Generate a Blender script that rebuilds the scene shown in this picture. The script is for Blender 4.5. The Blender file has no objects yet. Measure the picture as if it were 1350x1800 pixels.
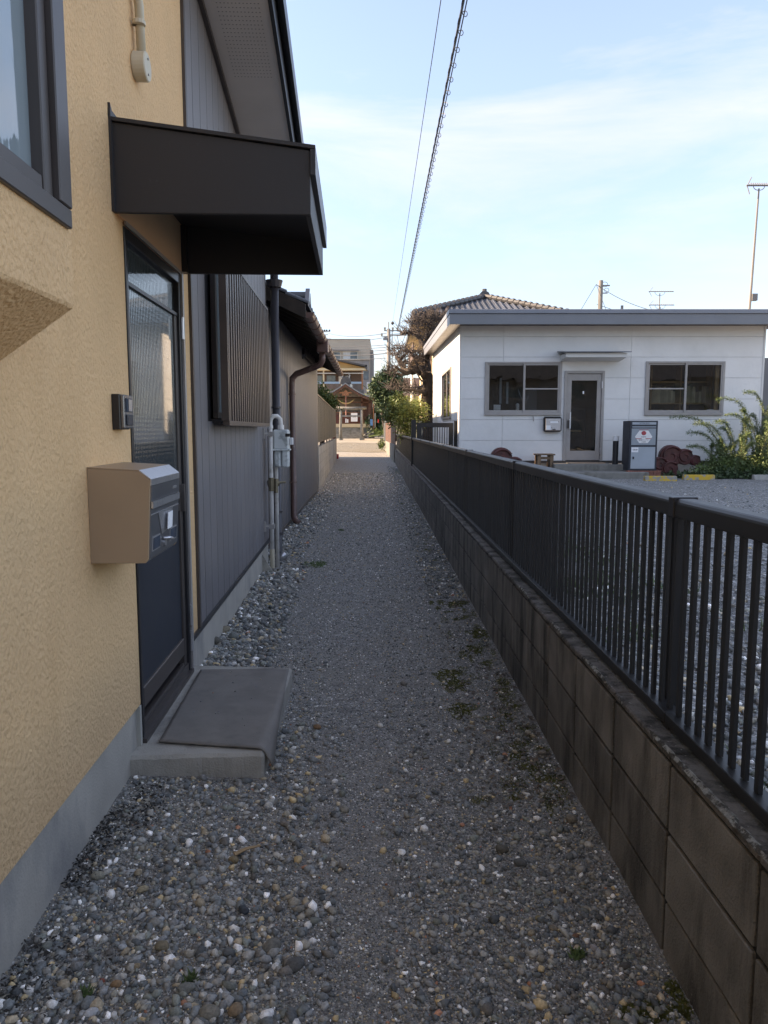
import bpy, bmesh, math, random
import numpy as np
from mathutils import Vector, Matrix, noise
R = math.radians
random.seed(7); rng = np.random.default_rng(7)
sc = bpy.context.scene
C = sc.collection

# ------------------------------------------------------------ camera, sky, sun, exposure
EYE = 1.4
PITCH = math.atan(145 / 1300)
cam = bpy.data.cameras.new('camera'); camo = bpy.data.objects.new('camera', cam); C.objects.link(camo)
camo.location = (0, 0, EYE); camo.rotation_euler = (R(90) - PITCH, 0, 0)
cam.sensor_width = 36; cam.sensor_fit = 'AUTO'; cam.lens = 26.0; cam.clip_start = .05; cam.clip_end = 3000
sc.camera = camo
SUN_EL, SUN_AZ = 28, -86          # azimuth from +Y towards +X: the sun stands ahead on the left
w = bpy.data.worlds.new('World'); sc.world = w; w.use_nodes = True
nt = w.node_tree; nt.nodes.clear()
def N(nt, typ, **kw):
    n = nt.nodes.new(typ)
    for k, v in kw.items():
        if k.startswith('i_'):
            n.inputs[int(k[2:])].default_value = v
        else: setattr(n, k, v)
    return n
sky = N(nt, 'ShaderNodeTexSky', sky_type='NISHITA', sun_disc=False)
sky.sun_elevation = R(SUN_EL); sky.sun_rotation = R(SUN_AZ)
sky.air_density = .85; sky.dust_density = .1; sky.ozone_density = 2.6
tc = N(nt, 'ShaderNodeTexCoord')
mp = N(nt, 'ShaderNodeMapping'); mp.inputs['Scale'].default_value = (1.0, 1.6, 4.2); mp.inputs['Rotation'].default_value = (0, R(-16), R(20))
n1 = N(nt, 'ShaderNodeTexNoise'); n1.inputs['Scale'].default_value = 1.7; n1.inputs['Detail'].default_value = 9; n1.inputs['Roughness'].default_value = .6; n1.inputs['Distortion'].default_value = .5
rp = N(nt, 'ShaderNodeValToRGB'); rp.color_ramp.elements[0].position = .46; rp.color_ramp.elements[0].color = (.0, .0, .0, 1); rp.color_ramp.elements[1].position = .74; rp.color_ramp.elements[1].color = (.42, .42, .42, 1)
mx = N(nt, 'ShaderNodeMixRGB'); mx.inputs[2].default_value = (2.7, 2.8, 3.2, 1)
bg = N(nt, 'ShaderNodeBackground'); bg.inputs['Strength'].default_value = .085
wo = N(nt, 'ShaderNodeOutputWorld')
L = nt.links.new
L(tc.outputs['Generated'], mp.inputs[0]); L(mp.outputs[0], n1.inputs['Vector']); L(n1.outputs['Fac'], rp.inputs[0])
L(rp.outputs[0], mx.inputs[0]); L(sky.outputs[0], mx.inputs[1]); # thin haze near the horizon is dimmer than the model's, all the way round
sz_ = N(nt, 'ShaderNodeSeparateXYZ'); L(tc.outputs['Generated'], sz_.inputs[0])
hz = N(nt, 'ShaderNodeMapRange', interpolation_type='SMOOTHSTEP'); hz.inputs[1].default_value = -.05; hz.inputs[2].default_value = .5; hz.inputs[3].default_value = .40; hz.inputs[4].default_value = .92; L(sz_.outputs['Z'], hz.inputs[0])
hm = N(nt, 'ShaderNodeMixRGB', blend_type='MULTIPLY'); hm.inputs[0].default_value = 1; L(mx.outputs[0], hm.inputs[1])
hcr = N(nt, 'ShaderNodeValToRGB'); hcr.color_ramp.elements[0].color = (.42, .45, .52, 1); hcr.color_ramp.elements[1].color = (.92, .95, 1, 1); hz.inputs[3].default_value = 0; hz.inputs[4].default_value = 1
L(hz.outputs[0], hcr.inputs[0]); L(hcr.outputs[0], hm.inputs[2])
L(hm.outputs[0], bg.inputs[0]); L(bg.outputs[0], wo.inputs[0])
sun = bpy.data.lights.new('sun', 'SUN'); sun.energy = 2.0; sun.angle = R(.6); sun.color = (1, .91, .80)
suno = bpy.data.objects.new('sun', sun); C.objects.link(suno)
sd = Vector((math.sin(R(SUN_AZ)) * math.cos(R(SUN_EL)), math.cos(R(SUN_AZ)) * math.cos(R(SUN_EL)), math.sin(R(SUN_EL))))
suno.rotation_euler = sd.to_track_quat('Z', 'Y').to_euler(); suno.location = (-20, 20, 20)
sc.view_settings.view_transform = 'Standard'; sc.view_settings.look = 'None'
sc.view_settings.gamma = 1; sc.view_settings.use_curve_mapping = False
sc.view_settings.exposure = 2.7
sc.view_settings.use_white_balance = True; sc.view_settings.white_balance_temperature = 10000; sc.view_settings.white_balance_tint = 17

# ------------------------------------------------------------ helpers
def P(px, py, Y):
    """world point seen at photograph pixel (px, py) at depth Y"""
    a = (px - 675) / 1300; v = -(py - 900) / 1300
    d = Vector((a, math.cos(PITCH) + v * math.sin(PITCH), -math.sin(PITCH) + v * math.cos(PITCH)))
    return d * (Y / d.y) + Vector((0, 0, EYE))
def sm(e0, e1, x):
    t = min(1, max(0, (x - e0) / (e1 - e0))); return t * t * (3 - 2 * t)

MATS = {}
def mat(name, col, rough=.7, var=.12, vs=6, bump=0, bs=60, metal=0, spec=.5, col2=None, c2s=3, c2lo=.5, c2hi=.65, det=4, rnd=0, coat=0, stretch=(1, 1, 1), bdist=.01, streak=None, alpha_glass=None, fleck=None):
    m = bpy.data.materials.new(name); m.use_nodes = True; t = m.node_tree; L = t.links.new
    b = t.nodes['Principled BSDF']; b.inputs['Roughness'].default_value = rough; b.inputs['Metallic'].default_value = metal
    b.inputs['Specular IOR Level'].default_value = spec
    if coat: b.inputs['Coat Weight'].default_value = coat
    g = N(t, 'ShaderNodeNewGeometry')
    mpn = N(t, 'ShaderNodeMapping'); mpn.inputs['Scale'].default_value = stretch; L(g.outputs['Position'], mpn.inputs[0])
    n = N(t, 'ShaderNodeTexNoise'); n.inputs['Scale'].default_value = vs; n.inputs['Detail'].default_value = det; L(mpn.outputs[0], n.inputs['Vector'])
    c = N(t, 'ShaderNodeMixRGB'); c.inputs[1].default_value = (*[x * (1 - var) for x in col], 1); c.inputs[2].default_value = (*[min(1, x * (1 + var)) for x in col], 1)
    r0 = N(t, 'ShaderNodeMapRange'); r0.inputs[1].default_value = .3; r0.inputs[2].default_value = .7
    L(n.outputs['Fac'], r0.inputs[0]); L(r0.outputs[0], c.inputs[0]); out = c.outputs[0]
    if col2:
        n2 = N(t, 'ShaderNodeTexNoise'); n2.inputs['Scale'].default_value = c2s; n2.inputs['Detail'].default_value = 6; n2.inputs['Roughness'].default_value = .65
        mp2 = N(t, 'ShaderNodeMapping'); mp2.inputs['Location'].default_value = (3.1, 7.7, 1.3); mp2.inputs['Scale'].default_value = streak or (1, 1, 1)
        L(g.outputs['Position'], mp2.inputs[0]); L(mp2.outputs[0], n2.inputs['Vector'])
        r2 = N(t, 'ShaderNodeMapRange'); r2.inputs[1].default_value = c2lo; r2.inputs[2].default_value = c2hi; L(n2.outputs['Fac'], r2.inputs[0])
        c2 = N(t, 'ShaderNodeMixRGB'); c2.inputs[2].default_value = (*col2, 1); L(r2.outputs[0], c2.inputs[0]); L(out, c2.inputs[1]); out = c2.outputs[0]
    if fleck:      # fine flecks: (colour, scale, threshold)
        vf = N(t, 'ShaderNodeTexNoise'); vf.inputs['Scale'].default_value = fleck[1]; vf.inputs['Detail'].default_value = 2; L(g.outputs['Position'], vf.inputs['Vector'])
        rf = N(t, 'ShaderNodeMapRange'); rf.inputs[1].default_value = fleck[2]; rf.inputs[2].default_value = fleck[2] + .06; L(vf.outputs['Fac'], rf.inputs[0])
        cf = N(t, 'ShaderNodeMixRGB'); cf.inputs[2].default_value = (*fleck[0], 1); L(rf.outputs[0], cf.inputs[0]); L(out, cf.inputs[1]); out = cf.outputs[0]
    if rnd:
        oi = N(t, 'ShaderNodeObjectInfo'); rr = N(t, 'ShaderNodeMapRange'); rr.inputs[3].default_value = 1 - rnd; rr.inputs[4].default_value = 1 + rnd
        L(oi.outputs['Random'], rr.inputs[0]); hv = N(t, 'ShaderNodeHueSaturation'); L(rr.outputs[0], hv.inputs['Value']); L(out, hv.inputs['Color']); out = hv.outputs[0]
    L(out, b.inputs['Base Color'])
    if bump:
        nb = N(t, 'ShaderNodeTexNoise'); nb.inputs['Scale'].default_value = bs; nb.inputs['Detail'].default_value = 4; L(mpn.outputs[0], nb.inputs['Vector'])
        bp = N(t, 'ShaderNodeBump'); bp.inputs['Strength'].default_value = bump; bp.inputs['Distance'].default_value = bdist; L(nb.outputs['Fac'], bp.inputs['Height']); L(bp.outputs[0], b.inputs['Normal'])
    rr2 = N(t, 'ShaderNodeMapRange'); rr2.inputs[3].default_value = max(.02, rough - .08); rr2.inputs[4].default_value = min(1, rough + .08); L(n.outputs['Fac'], rr2.inputs[0]); L(rr2.outputs[0], b.inputs['Roughness'])
    MATS[name] = m; return m

def glass(name, tint=(.5, .55, .55), rough=.01, wave=0, refl=1.0):
    """thin pane: see-through with a fresnel reflection"""
    m = bpy.data.materials.new(name); m.use_nodes = True; t = m.node_tree; t.nodes.clear(); L = t.links.new
    o = N(t, 'ShaderNodeOutputMaterial'); tr = N(t, 'ShaderNodeBsdfTransparent'); tr.inputs[0].default_value = (*tint, 1)
    gl = N(t, 'ShaderNodeBsdfGlossy'); gl.inputs['Roughness'].default_value = rough
    fr = N(t, 'ShaderNodeFresnel'); fr.inputs[0].default_value = 1.5; mu = N(t, 'ShaderNodeMath', operation='MULTIPLY'); mu.inputs[1].default_value = 1.6 * refl; mu.use_clamp = True
    mxn = N(t, 'ShaderNodeMixShader'); L(fr.outputs[0], mu.inputs[0]); L(mu.outputs[0], mxn.inputs[0]); L(tr.outputs[0], mxn.inputs[1]); L(gl.outputs[0], mxn.inputs[2]); L(mxn.outputs[0], o.inputs[0])
    g = N(t, 'ShaderNodeNewGeometry'); n = N(t, 'ShaderNodeTexNoise'); n.inputs['Scale'].default_value = 1.5; L(g.outputs['Position'], n.inputs['Vector'])
    bp = N(t, 'ShaderNodeBump'); bp.inputs['Strength'].default_value = .15; bp.inputs['Distance'].default_value = .02; L(n.outputs['Fac'], bp.inputs['Height']); L(bp.outputs[0], gl.inputs['Normal'])
    MATS[name] = m; return m

class MB:
    def __init__(s): s.v = []; s.f = []
    def add(s, vs, fs):
        k = len(s.v); s.v += [tuple(float(q) for q in a) for a in vs]; s.f += [tuple(i + k for i in f) for f in fs]; return s
    def box(s, x0, x1, y0, y1, z0, z1):
        v = [(x, y, z) for z in (z0, z1) for y in (y0, y1) for x in (x0, x1)]
        return s.add(v, [(0, 2, 3, 1), (4, 5, 7, 6), (0, 1, 5, 4), (2, 6, 7, 3), (0, 4, 6, 2), (1, 3, 7, 5)])
    def prism(s, poly, ext):
        n = len(poly); e = Vector(ext); p = [Vector(a) for a in poly]
        nr = Vector((0, 0, 0))
        for i in range(n): nr += p[i].cross(p[(i + 1) % n])
        if nr.dot(e) > 0: p = p[::-1]
        v = p + [a + e for a in p]
        return s.add(v, [tuple(range(n)), tuple(range(2 * n - 1, n - 1, -1))] + [(i, i + n, (i + 1) % n + n, (i + 1) % n) for i in range(n)])
    def tube(s, pts, r, n=8, cap=True):
        pts = [Vector(p) for p in pts]; m = len(pts); rr = r if hasattr(r, '__len__') else [r] * m
        vs = []; up = None
        for i, p in enumerate(pts):
            d = (pts[min(i + 1, m - 1)] - pts[max(i - 1, 0)]).normalized()
            if up is None: up = d.orthogonal().normalized()
            up = (up - d * up.dot(d)); up = up.normalized() if up.length > 1e-6 else d.orthogonal().normalized()
            sd = d.cross(up)
            for k in range(n):
                a = 2 * math.pi * k / n; vs.append(p + (up * math.cos(a) + sd * math.sin(a)) * rr[i])
        fs = [(i * n + k, i * n + (k + 1) % n, (i + 1) * n + (k + 1) % n, (i + 1) * n + k) for i in range(m - 1) for k in range(n)]
        if cap: fs += [tuple(range(n - 1, -1, -1)), tuple((m - 1) * n + k for k in range(n))]
        return s.add(vs, fs)
    def build(s, name, m, parent=None, bevel=0, smooth=False, seg=1, xf=None):
        me = bpy.data.meshes.new(name); me.from_pydata([tuple(a) for a in s.v], [], s.f)
        if bevel:
            bm = bmesh.new(); bm.from_mesh(me)
            ed = [e for e in bm.edges if len(e.link_faces) == 2 and e.calc_face_angle(0) > .5]
            bmesh.ops.bevel(bm, geom=ed, offset=bevel, segments=seg, affect='EDGES', clamp_overlap=True); bm.to_mesh(me); bm.free()
        me.materials.append(MATS[m] if isinstance(m, str) else m)
        if smooth: me.polygons.foreach_set('use_smooth', [True] * len(me.polygons))
        me.update()
        o = bpy.data.objects.new(name, me); C.objects.link(o)
        if parent: o.parent = parent
        return o
def B(name, m, parent, *b, bevel=0): return MB().box(*b).build(name, m, parent, bevel)
def tag(o, label=None, cat=None, group=None, kind=None):
    if label: o['label'] = label
    if cat: o['category'] = cat
    if group: o['group'] = group
    if kind: o['kind'] = kind
    return o
def thing(name, label, cat, loc=(0, 0, 0), rz=0, group=None):
    o = bpy.data.objects.new(name, None); C.objects.link(o); o.location = loc; o.rotation_euler = (0, 0, rz)
    o.empty_display_size = .2; return tag(o, label, cat, group)
def dup(o, parent, loc=None, rz=None, scale=None):
    c = o.copy(); C.objects.link(c); c.parent = parent
    if loc is not None: c.location = loc
    if rz is not None: c.rotation_euler = (0, 0, rz)
    if scale is not None: c.scale = scale
    return c
def mesh_np(name, v, faces, m, parent=None, smooth=False, col=None):
    """v (n,3), faces (k,3 or 4) numpy arrays"""
    me = bpy.data.meshes.new(name); k = faces.shape[1]
    me.vertices.add(len(v)); me.vertices.foreach_set('co', np.ascontiguousarray(v, dtype=np.float32).ravel())
    me.loops.add(faces.size); me.loops.foreach_set('vertex_index', faces.astype(np.int32).ravel())
    me.polygons.add(len(faces)); me.polygons.foreach_set('loop_start', np.arange(0, faces.size, k, dtype=np.int32))
    me.polygons.foreach_set('loop_total', np.full(len(faces), k, dtype=np.int32))
    if smooth: me.polygons.foreach_set('use_smooth', np.ones(len(faces), dtype=bool))
    if col is not None:
        a = me.color_attributes.new('tint', 'FLOAT_COLOR', 'POINT'); a.data.foreach_set('color', np.ascontiguousarray(np.c_[col, np.ones(len(col))], dtype=np.float32).ravel())
    me.update(calc_edges=True); me.validate()
    me.materials.append(MATS[m] if isinstance(m, str) else m)
    o = bpy.data.objects.new(name, me); C.objects.link(o)
    if parent: o.parent = parent
    return o

# ------------------------------------------------------------ materials
mat('stucco', (.85, .54, .30), .85, .05, 2.5, bump=1, bs=80, stretch=(1, 1, .75), bdist=.012, col2=(.74, .455, .24), c2s=2.2, streak=(1, 1, .3), c2lo=.5, c2hi=.8, spec=.25)
mat('stucco_plain', (.78, .49, .28), .85, .05, 2.5)
mat('concrete', (.42, .395, .35), .9, .14, 9, bump=.6, bs=140, bdist=.008, col2=(.25, .24, .22), c2s=4, fleck=((.42, .41, .39), 260, .66))
mat('foundation', (.49, .455, .40), .9, .1, 5, bump=.4, bs=120, bdist=.005, col2=(.31, .30, .285), c2s=2.2, streak=(1, 1, .5))
mat('siding', (.185, .172, .178), .5, .07, 3, bump=.35, bs=260, bdist=.003, rnd=.05, fleck=((.19, .185, .195), 300, .62))
mat('siding_far', (.135, .13, .135), .5, .06, 3, rnd=.05, bump=.1, bs=100)
mat('dark_metal', (.032, .032, .037), .38, .08, 2, bump=.03, bs=200, spec=.5)
mat('canopy_metal', (.042, .041, .044), .5, .06, 1.5, bump=.03, bs=90, spec=.35, fleck=((.05, .05, .055), 40, .7))
mat('black_frame', (.022, .022, .026), .35, .1, 3)
mat('bronze', (.075, .062, .058), .4, .1, 3)
mat('lattice', (.085, .062, .052), .42, .12, 8, rnd=.08)
mat('soffit', (.74, .70, .66), .8, .05, 3)
mat('soffit_hole', (.3, .28, .26), .9, .05, 3)
mat('beige_steel', (.42, .29, .19), .45, .05, 4, spec=.4)
mat('stainless', (.58, .58, .6), .3, .06, 20, metal=.75, stretch=(1, 30, 1))
mat('grey_plate', (.2, .205, .22), .3, .05, 3, metal=.6)
mat('pvc', (.78, .76, .74), .45, .06, 8, col2=(.5, .47, .42), c2s=6)
mat('pvc_cream', (.62, .55, .42), .5, .06, 8)
mat('meter_grey', (.62, .66, .66), .4, .06, 6, col2=(.33, .36, .36), c2s=12)
mat('brass', (.22, .18, .12), .45, .2, 30, metal=.5)
mat('pipe_dark', (.055, .05, .055), .35, .12, 6)
mat('gutter', (.16, .085, .07), .38, .2, 5, col2=(.30, .22, .18), c2s=7, c2lo=.55, c2hi=.75)
mat('wood_dark', (.045, .032, .025), .8, .3, 10, stretch=(1, .2, 1))
mat('tile_dark', (.07, .07, .075), .45, .2, 8, rnd=.15)
mat('tile_grey', (.135, .15, .18), .38, .18, 10, rnd=.2)
mat('metal_roof', (.05, .052, .06), .3, .1, 3)
mat('fence', (.022, .022, .023), .42, .15, 6, spec=.45, fleck=((.06, .06, .058), 90, .72))
mat('block', (.205, .188, .168), .92, .25, 7, bump=.8, bs=150, bdist=.007, col2=(.05, .044, .036), c2s=5.5, c2lo=.46, c2hi=.68, streak=(1, 1.3, .28), rnd=.16, fleck=((.2, .19, .17), 120, .66))
mat('block_top', (.19, .17, .155), .95, .25, 20, bump=1, bs=120, bdist=.01, col2=(.045, .04, .035), c2s=9, c2lo=.45, c2hi=.6, fleck=((.35, .34, .32), 60, .66))
mat('mortar', (.02, .018, .016), .95, .2, 20, bump=.5, bs=100)
mat('lichen', (.36, .36, .33), .95, .4, 60, bump=1, bs=150, bdist=.01, col2=(.08, .075, .065), c2s=40, c2lo=.45, c2hi=.55)
mat('block_light', (.42, .415, .395), .9, .12, 8, bump=.3, bs=80, rnd=.1, col2=(.22, .215, .2), c2s=2.5, c2lo=.52, c2hi=.66, streak=(1, 1, .25))
mat('mortar_light', (.2, .195, .18), .95, .1, 20)
mat('mesh_fence', (.15, .145, .125), .6, .12, 3, stretch=(1, 1, 5))
mat('white_panel', (.80, .80, .79), .7, .03, 3, bump=.45, bs=14, bdist=.012, col2=(.72, .72, .70), c2s=.9, c2lo=.52, c2hi=.75, spec=.3)
mat('seam', (.5, .5, .49), .9, .05, 3)
mat('corner_trim', (.7, .7, .69), .6, .03, 3)
mat('fascia', (.20, .215, .24), .45, .06, 2)
mat('fascia_light', (.22, .24, .28), .45, .06, 2)
mat('alu', (.36, .335, .32), .4, .06, 6)
mat('interior', (.16, .145, .13), .9, .2, 3)
mat('interior_wood', (.5, .32, .17), .6, .2, 10)
mat('paper', (.85, .86, .88), .8, .04, 5)
mat('binder', (.55, .48, .33), .7, .2, 5, rnd=.4)
mat('rag', (.03, .045, .07), .8, .3, 12)
mat('step', (.23, .22, .2), .9, .15, 8, bump=.4, bs=90, col2=(.13, .12, .1), c2s=3, streak=(1, 1, .6))
mat('maroon', (.115, .03, .028), .45, .25, 9, bump=.2, bs=30, col2=(.05, .018, .018), c2s=8)
mat('wood_stool', (.20, .125, .075), .75, .35, 14, stretch=(1, 1, .2), rnd=.1, col2=(.09, .06, .045), c2s=14)
mat('navy', (.025, .032, .045), .45, .1, 5)
mat('pale_blue', (.36, .42, .47), .45, .05, 4)
mat('grey_blue', (.28, .33, .37), .5, .05, 4)
mat('white', (.78, .78, .78), .5, .03, 5)
mat('sign_red', (.45, .06, .07), .6, .1, 20)
mat('ink', (.08, .08, .1), .7, .1, 10)
mat('brick_red', (.30, .115, .085), .85, .25, 20, rnd=.2, bump=.4, bs=60, col2=(.2, .09, .07), c2s=20)
mat('yellow_stop', (.30, .29, .26), .85, .12, 15, bump=.3, bs=60, col2=(.60, .37, .05), c2s=9, c2lo=.44, c2hi=.5)
mat('plain_stop', (.34, .33, .30), .9, .15, 12, bump=.3, bs=60)
mat('rubber_mat', (.20, .18, .162), .72, .15, 6, bump=.3, bs=380, bdist=.002, col2=(.27, .245, .215), c2s=5, c2lo=.45, c2hi=.75, fleck=((.13, .12, .11), 120, .68))
mat('asphalt', (.17, .175, .18), .9, .1, 10, bump=.3, bs=60)
mat('sand', (.30, .27, .225), .95, .2, 6, bump=.4, bs=30)
mat('grass', (.07, .11, .03), .9, .35, 8, bump=.8, bs=30)
mat('moss', (.17, .175, .05), .95, .45, 40, bump=.8, bs=150)
mat('leaf', (.08, .125, .035), .6, .45, 4, col2=(.13, .17, .05), c2s=6)
mat('leaf_dark', (.04, .075, .03), .6, .4, 5, col2=(.06, .1, .04), c2s=3)
mat('leaf_yellow', (.15, .19, .045), .6, .35, 5, col2=(.27, .25, .06), c2s=5)
mat('leaf_weed', (.12, .18, .07), .6, .4, 7, col2=(.17, .21, .10), c2s=5)
mat('bark', (.06, .045, .038), .95, .4, 12, bump=1, bs=25, bdist=.03, stretch=(1, 1, .4))
mat('twig', (.075, .06, .055), .9, .4, 6)
mat('stem', (.14, .13, .06), .8, .3, 10)
mat('litter', (.15, .115, .09), .9, .4, 25, col2=(.22, .20, .17), c2s=20)
mat('yellow_wall', (.62, .52, .36), .85, .06, 2)
mat('cream', (.55, .45, .3), .85, .06, 2)
mat('brown', (.11, .07, .055), .7, .15, 5)
mat('shrine_wood', (.10, .045, .03), .75, .25, 8, rnd=.1)
mat('shrine_carving', (.28, .12, .06), .7, .25, 12)
mat('shrine_roof', (.20, .22, .24), .45, .1, 4)
mat('rope', (.45, .34, .17), .9, .2, 30)
mat('rope_red', (.5, .25, .22), .9, .2, 30)
mat('stone', (.20, .195, .18), .9, .25, 4, bump=.5, bs=20, bdist=.02, rnd=.15, col2=(.12, .12, .1), c2s=2)
mat('apart', (.40, .36, .31), .85, .06, 1.2, bump=.3, bs=4)
mat('apart_dark', (.22, .22, .23), .85, .08, 1)
mat('orange_gable', (.56, .34, .15), .85, .06, 1.5)
mat('blue_rail', (.22, .34, .46), .5, .05, 3)
mat('far_glass', (.10, .13, .15), .12, .4, 1.5)
mat('curtain', (.5, .52, .53), .8, .1, 3, stretch=(6, 1, 1))
mat('pole', (.22, .21, .20), .85, .1, 3)
mat('wire', (.03, .03, .035), .6, .1, 3)
mat('cable', (.06, .07, .09), .5, .1, 3)
mat('red', (.4, .03, .03), .5, .2, 5)
mat('blue_cloth', (.08, .22, .45), .7, .2, 5)
mat('lot_fence', (.12, .115, .1), .85, .25, 8, rnd=.25, stretch=(.3, 1, 1))
mat('rust_fence', (.11, .05, .035), .8, .3, 6, rnd=.2)
mat('white_post', (.45, .44, .40), .85, .12, 4)
glass('pane', (.85, .87, .87), refl=.9)
glass('pane_dark', (.05, .06, .065), rough=.02)

# reeded door glass: dark sheet glass with pressed vertical ribs crossed by fine ones
m = bpy.data.materials.new('reeded_glass'); m.use_nodes = True; t = m.node_tree; b = t.nodes['Principled BSDF']
b.inputs['Base Color'].default_value = (.06, .08, .09, 1); b.inputs['Roughness'].default_value = .06; b.inputs['IOR'].default_value = 1.9; b.inputs['Specular IOR Level'].default_value = .8; b.inputs['Coat Weight'].default_value = .6
g = N(t, 'ShaderNodeNewGeometry'); sx = N(t, 'ShaderNodeSeparateXYZ'); t.links.new(g.outputs['Position'], sx.inputs[0])
def sinn(src, f):
    a = N(t, 'ShaderNodeMath', operation='MULTIPLY'); a.inputs[1].default_value = f; t.links.new(src, a.inputs[0]); s_ = N(t, 'ShaderNodeMath', operation='SINE'); t.links.new(a.outputs[0], s_.inputs[0]); return s_.outputs[0]
pr = N(t, 'ShaderNodeMath', operation='ADD'); t.links.new(sinn(sx.outputs['Y'], 260), pr.inputs[0]); q = N(t, 'ShaderNodeMath', operation='MULTIPLY'); q.inputs[1].default_value = .05; t.links.new(sinn(sx.outputs['Z'], 330), q.inputs[0]); t.links.new(q.outputs[0], pr.inputs[1])
bp = N(t, 'ShaderNodeBump'); bp.inputs['Strength'].default_value = .3; bp.inputs['Distance'].default_value = .0012; t.links.new(pr.outputs[0], bp.inputs['Height']); t.links.new(bp.outputs[0], b.inputs['Normal'])
MATS['reeded_glass'] = m; bp.inputs['Strength'].default_value = .7; bp.inputs['Distance'].default_value = .0016
m = bpy.data.materials.new('frosted_glass'); m.use_nodes = True; t = m.node_tree; b = t.nodes['Principled BSDF']
b.inputs['Base Color'].default_value = (.26, .33, .36, 1); b.inputs['Roughness'].default_value = .05; b.inputs['IOR'].default_value = 1.7; b.inputs['Specular IOR Level'].default_value = .9
g = N(t, 'ShaderNodeNewGeometry'); n = N(t, 'ShaderNodeTexNoise'); n.inputs['Scale'].default_value = 6; mpn = N(t, 'ShaderNodeMapping'); mpn.inputs['Scale'].default_value = (1, 4, .6); t.links.new(g.outputs['Position'], mpn.inputs[0]); t.links.new(mpn.outputs[0], n.inputs['Vector'])
bp = N(t, 'ShaderNodeBump'); bp.inputs['Strength'].default_value = .12; bp.inputs['Distance'].default_value = .01; t.links.new(n.outputs['Fac'], bp.inputs['Height']); t.links.new(bp.outputs[0], b.inputs['Normal'])
MATS['frosted_glass'] = m

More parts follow.
